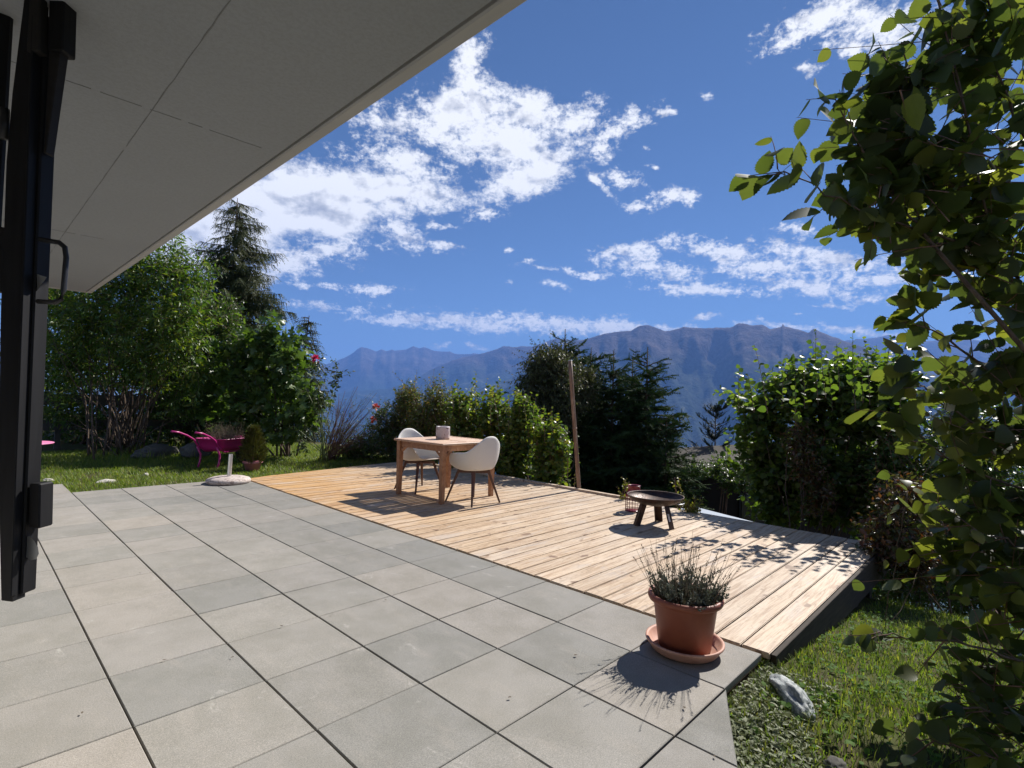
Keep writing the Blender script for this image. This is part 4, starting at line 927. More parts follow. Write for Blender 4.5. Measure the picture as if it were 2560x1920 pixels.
# big many-stemmed shrub at the back of the lawn
shrub('large_shrub', 'tall many-stemmed shrub with long glossy leaves behind the lawn', 'shrub', gnd(1.70, 10.35),
      [L3(300, 600, 10.4, 130, 95, 1.1), L3(390, 590, 10.2, 90, 85, .9), L3(210, 690, 10.4, 130, 110, 1.2), L3(330, 720, 10.2, 135, 95, 1.2), L3(130, 640, 10.8, 80, 80, 1.0), L3(160, 780, 10.6, 100, 70, 1.0), L3(400, 690, 10.0, 70, 80, .8), L3(300, 800, 10.3, 120, 50, .8), L3(150, 880, 10.9, 60, 50, .6), L3(380, 870, 10.6, 60, 50, .6), L3(420, 790, 10.3, 60, 60, .6)],
      'lance', 'lance', .145, 2000, .50, 13, 300, .35, .8, .5, .25, .9, nst=46, r0=.017, seed=3, sprd=.24, bulge=.12, stemmat='bark')
# dense hedge behind the fence
shrub('hedge', 'dense dark hedge behind the grey rail fence', 'hedge', gnd(1.6, 13.2),
      [L3(110, 760, 13.0, 110, 160, .7), L3(260, 800, 13.0, 150, 150, .7), L3(420, 800, 13.2, 130, 160, .8), L3(110, 920, 12.8, 130, 70, .6), L3(330, 920, 12.8, 190, 70, .6), L3(520, 860, 13.0, 120, 120, .7)],
      'ovate', 'hedge', .115, 3200, .5, 12, 0, .3, .7, .33, .2, .7, nst=12, seed=4)
# dark tree between shrub and larch
shrub('evergreen_bush', 'dark evergreen bush standing in front of the larch', 'bush', gnd(4.6, 12.6), [L3(470, 710, 12.8, 70, 75, .8), L3(440, 820, 12.8, 85, 80, .8), L3(540, 800, 13, 85, 70, .8)], 'ovate', 'hedge', .09, 1300, .4, 12, 0, .4, .7, .4, seed=5)
shrub('fig_tree', 'fig bush with large lobed leaves behind the wheelbarrow', 'bush', gnd(4.2, 8.5),
      [L3(530, 790, 11.0, 80, 75, .7), L3(610, 780, 10.9, 80, 80, .7), L3(560, 880, 10.9, 100, 75, .7), L3(640, 880, 10.7, 70, 85, .6), L3(450, 850, 11.2, 60, 65, .6), L3(595, 735, 10.9, 40, 42, .4), L3(500, 930, 11.0, 80, 40, .5)],
      'fig', 'fig', .21, 330, .55, 9, 300, .6, .6, .5, .3, .75, nst=14, r0=.02, seed=6, stemmat='bark')
shrub('rose_bush', 'tall rose bush with one pink bloom at its top', 'bush', gnd(4.35, 7.3),
      [L3(680, 790, 10.3, 30, 35, .25), L3(722, 805, 10.3, 28, 40, .25), L3(690, 860, 10.3, 48, 45, .3), L3(650, 940, 10.3, 38, 45, .3)],
      'ovate', 'rose', .085, 75, .32, 9, 300, .6, .5, .6, .35, .6, nst=9, r0=.011, seed=7, stemmat='stem_green')
def bare_shrub():
    rng = np.random.default_rng(8); b = np.array(gnd(4.62, 7.45)); r = empty('twiggy_shrub', b); tag(r, 'half-bare twiggy shrub leaning over the back of the deck', 'shrub')
    tg = np.array([at(rng.uniform(715, 820), rng.uniform(850, 960), rng.uniform(10.1, 11.0)) for _ in range(42)]); stems(r, tg, b, .010, .0025, MT['twig_red'], .1, rng=rng, spread=.10)
    st = b+(tg-b)*rng.uniform(.35, .9, (42, 1)); st = np.repeat(st, 6, 0)+rng.normal(size=(252, 3))*.05; d = unit(np.repeat(unit(tg-b), 6, 0)+rng.normal(size=st.shape)*.35)
    P, LP, ax, nr, sz = grow(rng, st, d, rng.uniform(.15, .4, 252), 6, .15, .035, .1, .5)
    twig_part(r, P, .003, .001, MT['twig_red']); k = rng.random(len(LP)) < .45; add_leaves(r, 'ovate', MT['hedge'], LP[k], ax[k], nr[k], sz[k])
    s2 = np.array([at(x, y, 10.6) for x, y in ((800, 860), (790, 855), (772, 842), (813, 848), (765, 850))]); stems(r, s2, b, .008, .003, MT['twig_red'], .05, rng=rng, spread=.05)
bare_shrub()
def flower(name, loc, rad_, mat, label, n=22, seed=1, seat=None):
    rng = np.random.default_rng(seed); r = empty(name, loc); tag(r, label, 'flower')
    ax = unit(rng.normal(size=(n, 3))+np.array([0, 0, .5])); pos = np.tile(np.array(loc, float), (n, 1))+ax*rad_*.15
    add_leaves(r, 'ovate', mat, pos, ax, unit(np.array([0, 0, 1.])+rng.normal(size=(n, 3))*.4), np.full(n, rad_), indiv=0, mass='petals')
    tube_obj('stalk', [[np.array((0, 0, -.01)), np.array((.01, 0, -.12)), np.array((.0, .03, -.3))]], [.004], MT['stem_green'], r, 5)
flower('rose', at(682, 776, 10.0), .095, MT['petal_pink'], 'bright pink rose bloom at the top of the rose bush', 30, 2)
flower('rose', at(812, 880, 10.6), .09, MT['petal_red'], 'red flower on the twigs right of the half-bare shrub', 20, 3)
flower('rose', at(806, 906, 10.5), .075, MT['petal_red'], 'lower orange-red flower beside the half-bare shrub', 16, 4)
shrub('low_bush', 'low glossy bush at the back corner of the deck', 'bush', gnd(5.5, 7.3), [L3(790, 965, 11.0, 55, 32, .4), L3(750, 972, 10.8, 36, 26, .3), L3(840, 965, 11.2, 40, 30, .3)], 'ovate', 'hedge', .07, 420, .26, 10, 0, .5, .7, .5, seed=9, nst=6, r0=.01)
shrub('fine_hedge', 'fine-leaved green hedge behind the teak table', 'hedge', gnd(6.9, 7.1),
      [L3(830, 925, 11.6, 52, 50, .5), L3(880, 905, 11.6, 55, 65, .5), L3(940, 930, 11.4, 62, 75, .5), L3(900, 970, 11.3, 80, 45, .5)], 'ovate', 'hedge', .06, 1700, .36, 13, 0, .6, .6, .4, seed=10, nst=10)
shrub('mixed_shrub', 'tall slender shrub turning orange above the white chairs', 'shrub', gnd(7.1, 6.4),
      [L3(880, 865, 11.2, 40, 38, .4), L3(945, 872, 11.0, 45, 50, .4), L3(915, 910, 11.0, 55, 50, .4), L3(975, 900, 10.8, 32, 55, .3)], 'ovate', 'mixed', .08, 560, .40, 11, 0, .8, .5, .5, seed=12, nst=10,
      shoots=[(894, 800, 11.1, .95), (903, 822, 11.1, .75), (940, 796, 11.0, .95), (948, 815, 11.0, .75), (872, 838, 11.1, .5), (965, 842, 10.8, .6)])
rs = random.Random(21)
hz = [(985+i*14.5+rs.uniform(-6, 6), (838, 812, 830, 812, 822, 840, 812, 824, 850, 838, 862, 858, 880, 868, 905, 890, 925, 945, 960)[i]+rs.uniform(-6, 6), 9.5-i*.065+rs.uniform(-.1, .4), rs.uniform(.5, .85)) for i in range(19)]
shrub('hazel_hedge', 'broad bright green hazel hedge along the outer deck edge', 'hedge', gnd(6.75, 3.6),
      [L3(1005, 905, 10.0, 45, 60, .4), L3(1065, 905, 9.7, 50, 60, .4), L3(1125, 925, 9.35, 50, 65, .4), L3(1185, 965, 9.0, 42, 65, .35), L3(1015, 985, 9.9, 60, 60, .4), L3(1105, 1000, 9.4, 65, 60, .4), L3(1185, 1025, 8.9, 36, 42, .3), L3(1213, 985, 8.7, 20, 40, .22)],
      'hazel', 'hazel', .088, 1250, .40, 11, 300, .65, .6, .45, .15, .75, nst=14, seed=13, shoots=hz)

def broad_tree(name, label, base, lobes, tpl, mat, leaf, ntw, twl, nleaf, trunk_r, seed, droop=.5, up=.0, **k):
    r = shrub(name, label, 'tree', base, lobes, tpl, mat, leaf, ntw, twl, nleaf, 0, up, .8, .45, droop, .6, nst=10, r0=trunk_r*.45, seed=seed, stemmat='bark', **k)
    b = np.zeros(3); top = np.array(lobes[0][0])-np.array(base); n = 8
    tube_obj('trunk', [[b+(top-b)*i/(n-1)+np.array([math.sin(i)*.05, math.cos(i*1.3)*.05, 0]) for i in range(n)]], [np.linspace(trunk_r, trunk_r*.3, n)], MT['bark'], r, 8)
    return r
pb = at(1190, 1000, 12.4)
broad_tree('birch_tree', 'round grey-green weeping tree rising behind the hazel hedge', gnd(pb[0], pb[1]),
           [L3(1185, 788, 12.4, 42, 42, .7), L3(1155, 850, 12.3, 34, 62, .6), L3(1205, 850, 12.4, 50, 75, .7), L3(1262, 835, 12.8, 36, 45, .5), L3(1175, 930, 12.2, 55, 65, .7)],
           'ovate', 'birch', .085, 2300, .55, 12, .13, 14, 1.0, -.25)

def conifer(name, label, base, top, rbase, nwh, kind='spruce', seed=1, leader=.6, group=None, asym=None, density=1.0, matn=None, zlow=0.0, exp_=.85):
    rng = np.random.default_rng(seed); base = np.array(base, float); top = np.array(top, float); H = np.linalg.norm(top-base)
    r = empty(name, base); tag(r, label, 'tree', group)
    n = 9; tube_obj('trunk', [[(top-base)*i/(n-1) for i in range(n)]], [np.linspace(H*.014+.012, .010, n)], MT['bark'], r, 7)
    S, Dr, Ln = [], [], []; BP_ = []
    for w in range(nwh):
        f0 = f = 1-((w+.3)/nwh)**.95*(1-zlow); zc = f*H
        if zc > H-leader: continue
        L0 = rbase*max(.06, 1-f)**exp_
        for b in range(rng.integers(7, 11) if kind == 'spruce' else rng.integers(8, 12)):
            a = rng.random()*2*math.pi; f = min(.985, max(.02, f0+rng.normal()*.9/nwh)); L_ = L0*rng.uniform(.7, 1.15)+.12
            if asym is not None: L_ *= 1+asym[2]*max(0, math.cos(a-math.atan2(asym[1], asym[0])))
            o = np.array([math.cos(a), math.sin(a), 0]); K = 6; t = np.linspace(0, 1, K)[:, None]
            rise = {'spruce': .75*f**3-.12, 'larch': .10, 'pine': .35}[kind]; sag = {'spruce': -.18, 'larch': -.30, 'pine': .1}[kind]; tipup = {'spruce': .12, 'larch': .16, 'pine': .1}[kind]
            s0 = base+(top-base)*f+rng.normal(size=3)*.02
            pts = s0+o*(L_*t)+np.array([0, 0, 1.])*(L_*(rise*t+sag*t**2+tipup*t**4))+rng.normal(size=(K, 3))*.012*L_
            BP_.append(pts)
            m = max(5, int(L_*15*density))
            for q in np.linspace(.12, 1, m):
                i = min(int(q*(K-1)), K-2); fr = q*(K-1)-i; c = pts[i]*(1-fr)+pts[i+1]*fr; td = unit(pts[i+1]-pts[i]); sd = np.cross(td, (0, 0, 1.))
                for sg in (-1, 1):
                    if rng.random() > .92: continue
                    S.append(c); l = (.16+.26*L_*(1-q*.75))*rng.uniform(.6, 1.2); l = min(l, .5)
                    if kind == 'larch': Dr.append(unit(td*.6+sd*sg*.6+np.array([0, 0, -.55])+rng.normal(size=3)*.25)); l *= 1.1
                    elif kind == 'pine': Dr.append(unit(td*.7+sd*sg*.5+np.array([0, 0, .6])+rng.normal(size=3)*.3))
                    else: Dr.append(unit(td*.75+sd*sg*.75+np.array([0, 0, -.12])+rng.normal(size=3)*.38))
                    Ln.append(l)
    for q in np.linspace(0, 1, int(leader*30)):           # needles on the bare leader
        c = top-(top-base)/H*leader*q; a = rng.random()*6.28; S.append(c); Dr.append(unit(np.array([math.cos(a), math.sin(a), .9]))); Ln.append(.05+.10*q*rng.random())
    V, F = [], []
    BPa = np.array(BP_); R = np.linspace(.016, .004, 6)[None].repeat(len(BPa), 0)
    vv, ff = tubes(BPa-base, R, 4); o = link('branches', np_mesh('branches', vv, ff, 4), MT['needle_twig'], r, True); o['kind'] = 'stuff'
    S, Dr, Ln = np.array(S), np.array(Dr), np.array(Ln); nr = unit(np.array([0, 0, 1.])+rng.normal(size=S.shape)*(.9 if kind == 'spruce' else .4))
    o = link('needles', foliage_mesh('needles', 'larch' if kind == 'larch' else 'spray', S-base, Dr, nr, Ln), MT[matn or kind], r); o['kind'] = 'stuff'
    return r
sp = [(1221, 711, 14.6, 2.0, 'tall spruce with the highest bare leader beside the wooden pole'), (1247, 762, 15.4, 1.7, 'spruce close behind the top of the wooden pole'), (1277, 752, 14.6, 1.9, 'slender spruce just right of the wooden pole'),
      (1326, 757, 13.0, 2.3, 'broad bushy spruce in the middle of the spruce group'), (1367, 770, 13.8, 1.9, 'shorter spruce with a thin leader in the group'), (1399, 750, 12.6, 2.2, 'tall spruce at the valley end of the group'),
      (1440, 900, 11.8, 1.7, 'low spruce at the outer end of the group beside the chalet')]
for i, (x, y, D, rb, lab) in enumerate(sp):
    t = at(x, y, D); b = np.array([t[0], t[1], float(zg(t[0], t[1]))-.1]); H = t[2]-b[2]
    conifer('spruce_tree', lab, b, t, rb*.88, int(H*5.0), 'spruce', 30+i, .5 if y < 800 else .1, 'spruces below the deck', exp_=.8)
t = at(513, 428, 17.5); b = gnd(t[0]-.15, t[1]-.1)
conifer('larch_tree', 'tall thin larch with drooping branches against the clouds', b, t, 2.45, 34, 'larch', 51, .25, asym=(RG[0][0], RG[0][1], .25), density=1.15, exp_=.68)
t = at(668, 682, 14.0); b_ = np.array(gnd(*at(640, 800, 15.0)[:2]))
conifer('larch_tree', 'young larch top poking out behind the fig bush', b_, t, 1.0, 16, 'larch', 52, .1, density=.9)
t = at(1546, 885, 21); b = gnd(t[0], t[1]); conifer('pine_tree', 'small dark pine beside the hazel bush over the chalet', b, t, 1.3, 14, 'pine', 53, .1, matn='pine', density=.8, exp_=.5)

# hazel bush beyond the deck corner
rs = random.Random(8)
hs = [(1597, 800, 6.3, .5), (1660, 745, 6.2, .8), (1690, 790, 6.2, .5), (1770, 705, 6.1, .9), (1785, 745, 6.0, .6), (1815, 735, 6.2, .6), (1850, 712, 6.0, .9), (1880, 740, 6.0, .7), (1910, 725, 6.1, .7), (1740, 770, 6.1, .6), (1630, 800, 6.3, .5), (1945, 740, 6.0, .8), (1720, 820, 6.0, .5), (1800, 760, 6.3, .7), (1865, 760, 6.2, .6)]
shrub('hazel_bush', 'large dark hazel bush overhanging the outer deck corner', 'bush', gnd(7.3, -.55),
      [L3(1640, 885, 7.5, 52, 70, .5), L3(1730, 870, 7.2, 70, 85, .6), L3(1820, 860, 7.0, 80, 95, .6), L3(1910, 865, 6.8, 75, 100, .6), L3(1675, 1010, 7.4, 75, 80, .55), L3(1790, 1020, 7.1, 90, 85, .6), L3(1900, 1030, 6.8, 85, 85, .6), L3(1605, 985, 7.7, 35, 55, .4), L3(1750, 1085, 7.2, 85, 45, .45), L3(1680, 1100, 7.3, 70, 35, .4), L3(1840, 1100, 6.9, 80, 45, .4)],
      'hazel', 'hazel_dark', .105, 1350, .44, 11, 300, .5, .65, .45, .25, .85, nst=16, seed=15, shoots=hs, stemmat='bark')
for k, (ls, lab, pz) in enumerate((([L3(1725, 950, 6.6, 26, 40, .22), L3(1745, 1010, 6.5, 26, 36, .22), L3(1765, 1075, 6.4, 38, 36, .25)], 'red-tinged leafy shrub growing in front of the hazel bush', (6.45, -.55)),
                              ([L3(1960, 1080, 4.9, 45, 50, .3), L3(1930, 1150, 4.8, 50, 50, .3), L3(1985, 1200, 4.7, 45, 60, .3), L3(1900, 1190, 4.9, 35, 45, .3)], 'autumn-coloured shrub at the outer end of the deck fascia', (5.35, -2.0)))):
    shrub('autumn_shrub', lab, 'shrub', gnd(*pz), ls, 'ovate', 'autumn', .075, 170 if k == 0 else 260, .32, 9, 120, .4, .7, .5, .45, .7, nst=4, r0=.008, seed=17+k, stemmat='bark')
shrub('slope_bush', 'olive bush in front of the chalet roof beyond the spruces', 'bush', gnd(*at(1535, 980, 12.6)[:2]), [L3(1500, 1018, 12.4, 36, 18, .5), L3(1560, 1010, 12.6, 36, 20, .5), L3(1590, 1035, 12.0, 36, 28, .5)], 'ovate', 'hedge', .09, 320, .4, 12, 0, .5, .7, .4, seed=41, nst=5)
# dark understorey closing the slope behind
shrub('undergrowth', 'dark thicket lower down the slope behind the deck corner', 'bush', gnd(7.9, -3.0), [L3(1950, 1240, 8.4, 110, 90, .7), L3(2090, 1240, 8.2, 120, 100, .7), L3(2200, 1250, 8.0, 110, 110, .7), L3(2010, 1130, 8.6, 130, 70, .7), L3(2160, 1100, 8.4, 120, 90, .7)], 'ovate', 'hedge', .11, 1500, .45, 12, 0, .4, .7, .4, seed=43, nst=8)
shrub('undergrowth', 'dark undergrowth on the slope under the hazel tree', 'bush', gnd(6.6, -2.6), [L3(1980, 1050, 6.3, 120, 130, .8), L3(2110, 1000, 6.5, 130, 150, .8), L3(2060, 1180, 5.6, 130, 80, .6), L3(2170, 1230, 5.0, 120, 90, .6), L3(1965, 1240, 5.6, 60, 70, .35), L3(2040, 1280, 5.2, 70, 55, .35)], 'ovate', 'hedge', .075, 1200, .4, 11, 0, .4, .7, .4, seed=22, nst=8)
for x, y, D, h, lab in ((1352, 1040, 7.2, .30, 'yellow-green sprig beside the red lantern at the deck edge'), (1470, 1045, 6.9, .28, 'thin leafy sprig behind the fire bowl rim'), (1495, 1085, 6.5, .12, 'low yellow-green plant spilling over the deck edge')):
    w = 10 if h > .2 else 26
    q = at(x, y+25, D); rb = gnd(q[0]+.15, q[1]+.1)
    shrub('edge_plant', lab, 'plant', rb, [L3(x, y+15, D, w, 30 if h > .2 else 16, .1), L3(x-4, y+45 if h > .2 else y+14, D, w+4, 20 if h > .2 else 14, .1)], 'ovate', 'yellow', .045, 16 if h > .2 else 40, .2, 8, 300, .7, .5, .6, .2, .5, nst=5, r0=.006, seed=int(x))

# ---- hazel tree standing close on the right
def near_hazel():
    rng = np.random.default_rng(77); base = np.array(gnd(3.55, -3.35)); r = empty('hazel_tree', base); tag(r, 'hazel tree with large toothed leaves reaching in from the lawn', 'tree')
    def br(pts, r0, r1, name='branch'):
        q = np.array([at(*p) for p in pts]); n = 14; t = np.linspace(0, len(q)-1, n); i = np.minimum(t.astype(int), len(q)-2); f = (t-i)[:, None]; q = q[i]*(1-f)+q[i+1]*f
        q[1:-1] += rng.normal(size=(n-2, 3))*.008; tube_obj(name, [q-base], [np.linspace(r0, r1, n)*.85], MT['bark'], r, 6); return q
    B = [br([(2330, 900, 2.9), (2190, 620, 2.6), (2130, 440, 2.45), (2075, 200, 2.35), (2025, -10, 2.3)], .009, .005),
         br([(2200, 600, 2.6), (2060, 520, 2.45), (1960, 470, 2.35), (1860, 330, 2.3), (1805, 215, 2.3)], .009, .003),
         br([(1990, 500, 2.4), (1880, 465, 2.3), (1800, 420, 2.25), (1700, 380, 2.2), (1680, 365, 2.2)], .006, .002),
         br([(2110, 420, 2.45), (2010, 380, 2.4), (1960, 300, 2.35), (1935, 150, 2.35)], .006, .003),
         br([(2260, 420, 2.5), (2190, 240, 2.4), (2140, 90, 2.35), (2120, -60, 2.3)], .007, .004),
         br([(2330, 1000, 2.8), (2200, 850, 2.6), (2080, 760, 2.5), (2000, 700, 2.45), (1975, 660, 2.45)], .01, .002),
         br([(2300, 1000, 2.7), (2180, 960, 2.6), (2080, 900, 2.5), (2000, 840, 2.45), (1930, 800, 2.4)], .009, .002),
         br([(2330, 1100, 2.6), (2200, 1060, 2.5), (2090, 1010, 2.4), (2000, 960, 2.4), (1960, 900, 2.4)], .009, .002),
         br([(2330, 1250, 2.4), (2200, 1180, 2.3), (2120, 1150, 2.25), (2040, 1100, 2.2)], .008, .002),
         br([(2330, 1480, 2.1), (2200, 1420, 2.05), (2080, 1390, 2.0), (1960, 1385, 2.0), (1900, 1365, 2.0)], .008, .002),
         br([(2330, 1600, 2.0), (2220, 1560, 1.95), (2120, 1530, 1.9), (2030, 1520, 1.9)], .007, .002),
         br([(2360, 1720, 1.9), (2200, 1660, 1.85), (2100, 1620, 1.8), (1990, 1600, 1.8)], .007, .002),
         br([(2020, 1150, 3.0), (1960, 1300, 2.9), (1890, 1390, 2.8)], .004, .0015), br([(1960, 1060, 3.0), (1930, 1250, 2.9), (1900, 1400, 2.85)], .004, .0015)]
    tube_obj('trunk', [np.array([[0, 0, 0], [-.05, .0, .5], [-.02, .05, 1.1], [.02, .0, 1.8], [-.08, .1, 2.8], [-.2, .2, 3.8]])], [np.linspace(.06, .03, 6)], MT['bark'], r, 9)
    for k, q in enumerate(B[:12:2]): tube_obj('limb', [np.array([np.array([0, 0, .5+.12*k]), (q[0]-base)*.5+np.array([0, 0, .25]), q[0]-base])], [np.array([.020, .013, .008])], MT['bark'], r, 7)
    def filled(lobes, ntw, twl, nl, leaf):
        p, d = lobes_sample(rng, lobes, ntw, .5); dr = unit(d*.4-RG[0]*.5+np.array([0, 0, .3])+rng.normal(size=d.shape)*.45); ln = twl*rng.uniform(.5, 1.2, ntw)
        return grow(rng, p-dr*ln[:, None]*.5, dr, ln, nl, .2, leaf, .45, .6, .75)
    sets = []
    for q, n in ((B[0], 17), (B[1], 11), (B[2], 9), (B[3], 9), (B[4], 11), (B[5], 12), (B[6], 12), (B[7], 12), (B[8], 9), (B[9], 9), (B[10], 8), (B[11], 9)):
        i = np.linspace(2, len(q)-1.001, n); k = i.astype(int); s = q[k]*(1-(i-k))[:, None]+q[np.minimum(k+1, len(q)-1)]*(i-k)[:, None]
        td = unit(q[-1]-q[0])[None].repeat(n, 0); dr = unit(td+rng.normal(size=(n, 3))*.5)
        sets.append(grow(rng, s, dr, rng.uniform(.08, .2, n), 3, .1, .12 if q[0][2] > .75 else .078, .3, .55, .9))
    sets.append(filled([L3(2060, 90, 2.45, 150, 120, .35), L3(2170, 120, 2.5, 110, 180, .35), L3(1930, 90, 2.4, 75, 90, .2)], 30, .46, 5, .118))
    sets.append(filled([L3(2010, 320, 2.4, 110, 110, .3), L3(2130, 370, 2.5, 120, 140, .35), L3(1960, 400, 2.35, 80, 70, .2)], 42, .46, 5, .118))
    sets.append(filled([L3(1915, 300, 2.35, 60, 95, .18), L3(1875, 450, 2.3, 80, 48, .16), L3(1950, 500, 2.4, 70, 38, .2), L3(1930, 180, 2.4, 60, 60, .18)], 40, .32, 5, .12))
    sets.append(filled([L3(2110, 520, 2.5, 90, 80, .35), L3(2190, 600, 2.6, 80, 130, .35)], 42, .42, 5, .112))
    sets.append(filled([L3(2140, 800, 2.55, 90, 80, .35), L3(2190, 950, 2.6, 90, 120, .4), L3(2090, 930, 2.55, 70, 60, .3)], 44, .40, 5, .105))
    sets.append(filled([L3(2150, 1160, 2.5, 120, 120, .4), L3(2190, 1290, 2.3, 90, 110, .35), L3(2070, 1090, 2.7, 70, 70, .3)], 66, .38, 5, .105))
    sets.append(filled([L3(2130, 1440, 2.1, 100, 50, .2), L3(2190, 1560, 2.0, 80, 100, .25)], 30, .30, 4, .075))
    P = np.concatenate([s[0] for s in sets]); twig_part(r, P, .0035, .0012, MT['stem'])
    A = [np.concatenate([s[i] for s in sets]) for i in range(1, 5)]
    A[3] *= rng.uniform(.72, 1.28, len(A[3])); kind = rng.integers(0, 3, len(A[0]))
    for q, tp in enumerate(('hazel_hi', 'hazel_hi1', 'hazel_hi2')): add_leaves(r, tp, MT['hazel_near'], *[a[kind == q] for a in A], indiv=100)
near_hazel()

# ---- potted plants
def lavender():
    cx, cy = 2.236, -1.188
    p = empty('plant_pot', (cx, cy, .001)); tag(p, 'terracotta pot standing in its saucer at the patio corner', 'pot')
    lathe('pot', [(.001, .03), (.128, .03), (.130, .018), (.136, .022), (.163, .235), (.166, .25), (.166, .256), (.19, .262), (.196, .275), (.194, .29), (.184, .297), (.17, .292), (.16, .27), (.155, .25), (.001, .25)], MT['terracotta'], p, 56)
    lathe('saucer', [(.001, .002), (.165, .002), (.172, .006), (.196, .042), (.204, .05), (.203, .058), (.195, .06), (.186, .054), (.168, .016), (.001, .014)], MT['terracotta_pale'], p, 56)
    lathe('soil', [(.001, .262), (.158, .258)], MT['soil'], p, 40)
    rng = np.random.default_rng(5); l = empty('lavender', (cx, cy, .255)); tag(l, 'grey-green lavender with dry flower stalks growing in the terracotta pot', 'plant')
    n = 150; a = rng.random(n)*6.283; rr = .155*np.sqrt(rng.random(n)); s = np.stack([cx+rr*np.cos(a), cy+rr*np.sin(a), np.full(n, .255)], -1)
    d = unit(np.stack([np.cos(a)*rr*3.2, np.sin(a)*rr*3.2, np.ones(n)], -1)+rng.normal(size=(n, 3))*.16); ln = rng.uniform(.05, .19, n)*(1.1-rr*2.4)
    P, LP, ax, nr, sz = grow(rng, s, d, ln, 18, .14, .032, -.35, .2, .6); twig_part(l, P, .0022, .001, MT['dry'], 'stems')
    o = link('leaves', foliage_mesh('leaves', 'lance', LP-np.array(l.location), ax, nr, sz, 1.3), MT['lavender'], l); o['kind'] = 'stuff'
    n = 120; a = rng.random(n)*6.283; rr = .16*np.sqrt(rng.random(n)); s = np.stack([cx+rr*np.cos(a), cy+rr*np.sin(a), np.full(n, .27)], -1)
    d = unit(np.stack([np.cos(a)*rr*3.4, np.sin(a)*rr*3.4, np.ones(n)], -1)+rng.normal(size=(n, 3))*.13); ln = rng.uniform(.13, .33, n)
    P, LP, ax, nr, sz = grow(rng, s, d, ln, 2, .07, .02, 0, .3); twig_part(l, P, .0013, .0007, MT['dry'], 'stalks')
    k = rng.random(n) < .4; tips = P[k, -1]; q = len(tips)
    hd = [unit(P[k, -1]-P[k, -2])]; m = 9; pos = np.repeat(tips, m, 0)-np.repeat(hd[0], m, 0)*(np.tile(np.arange(m), q)*.004)[:, None]
    o = link('flower_heads', foliage_mesh('flower_heads', 'ovate', pos-np.array(l.location), unit(rng.normal(size=(q*m, 3))*.8+np.repeat(hd[0], m, 0)), rng.normal(size=(q*m, 3)), np.full(q*m, .009)), MT['dry'], l); o['kind'] = 'stuff'
lavender()
def conifer_pot():
    q = onz(545, 1014); c = empty('plant_pot', (q[0], q[1], -.01)); tag(c, 'small pink plastic pot on the lawn beside the wheelbarrow', 'pot')
    lathe('pot', [(.001, 0), (.105, 0), (.14, .12), (.155, .122), (.157, .14), (.15, .142), (.14, .12), (.001, .115)], MT['pink_plastic'], c, 36)
    rng = np.random.default_rng(9); l = empty('dwarf_conifer', (q[0], q[1], .11)); tag(l, 'small yellow-brown dwarf conifer in the pink pot', 'plant')
    n = 1500; z = rng.random(n)**.8; w = .20*np.clip(1-z, 0, 1)**.55*(.55+.45*np.sin(np.clip(z*3.2+.5, 0, 3.1)))+.03; a = rng.random(n)*6.283; r = w*np.sqrt(rng.uniform(.35, 1, n))
    pos = np.stack([q[0]+r*np.cos(a), q[1]+r*np.sin(a), .11+z*.58], -1); ax = unit(np.stack([np.cos(a)*.6, np.sin(a)*.6, np.full(n, .8)], -1)+rng.normal(size=(n, 3))*.3)
    tube_obj('trunk', [[(0, 0, -.02), (0, .01, .3), (0, 0, .52)]], [np.array([.012, .008, .004])], MT['bark'], l, 6)
    o = link('foliage', foliage_mesh('foliage', 'cyp', pos-np.array(l.location), ax, unit(np.stack([np.cos(a), np.sin(a), np.zeros(n)], -1)+rng.normal(size=(n, 3))*.5), rng.uniform(.05, .1, n)), MT['cypress'], l); o['kind'] = 'stuff'
    # dry plants in the barrow
    b = np.array([2.48, 7.43, .46]); f = np.array([.857, .515, 0]); l = empty('barrow_plants', b+f*.35); tag(l, 'dry brownish herbs growing in the pink wheelbarrow', 'plant')
    n = 260; s = b+f*rng.uniform(.0, .68, (n, 1))+np.array([-.515, .857, 0])*rng.uniform(-.22, .22, (n, 1)); d = unit(np.array([0, 0, 1.])+rng.normal(size=(n, 3))*.3)
    P, LP, ax, nr, sz = grow(rng, s, d, rng.uniform(.1, .32, n), 6, .15, .035, 0, .4); twig_part(l, P, .002, .0008, MT['dry'], 'stems'); add_leaves(l, 'lance', MT['dry'], LP, ax, nr, sz, mass='leaves')
conifer_pot()

# ------------------------------------------------------------------ grass
def blades(name, X, Y, hgt, label, mat, seed, width=.004, lean=.5):
    rng = np.random.default_rng(seed); n = len(X); z = zg(X, Y); a = rng.random(n)*6.283; h = hgt*rng.uniform(.45, 1.25, n); w = width*rng.uniform(.6, 1.3, n)
    b = np.stack([X, Y, z-.006], -1); s = np.stack([np.cos(a), np.sin(a), np.zeros(n)], -1); l = np.stack([-np.sin(a), np.cos(a), np.zeros(n)], -1)*(lean*h*rng.uniform(.2, 1.6, n))[:, None]
    up = np.array([0, 0, 1.])
    V = np.stack([b-s*w[:, None]/2, b+s*w[:, None]/2, b+l*.35+up*(h*.6)[:, None]-s*w[:, None]*.42, b+l*.35+up*(h*.6)[:, None]+s*w[:, None]*.42, b+l+up*h[:, None]], 1)
    i = (np.arange(n)*5)[:, None]; F = np.concatenate([i+np.array([0, 1, 3]), i+np.array([0, 3, 2]), i+np.array([2, 3, 4])])
    o = link(name, np_mesh(name, V.reshape(-1, 3), F, 3), mat); tag(o, label, 'grass', kind='stuff'); return o
def clump(rng, X, Y, sc, thr):
    k = np.array([mnoise.noise(Vector((x*sc, y*sc, 3.1))) for x, y in zip(X, Y)]); return k+rng.normal(size=len(X))*.25 > thr
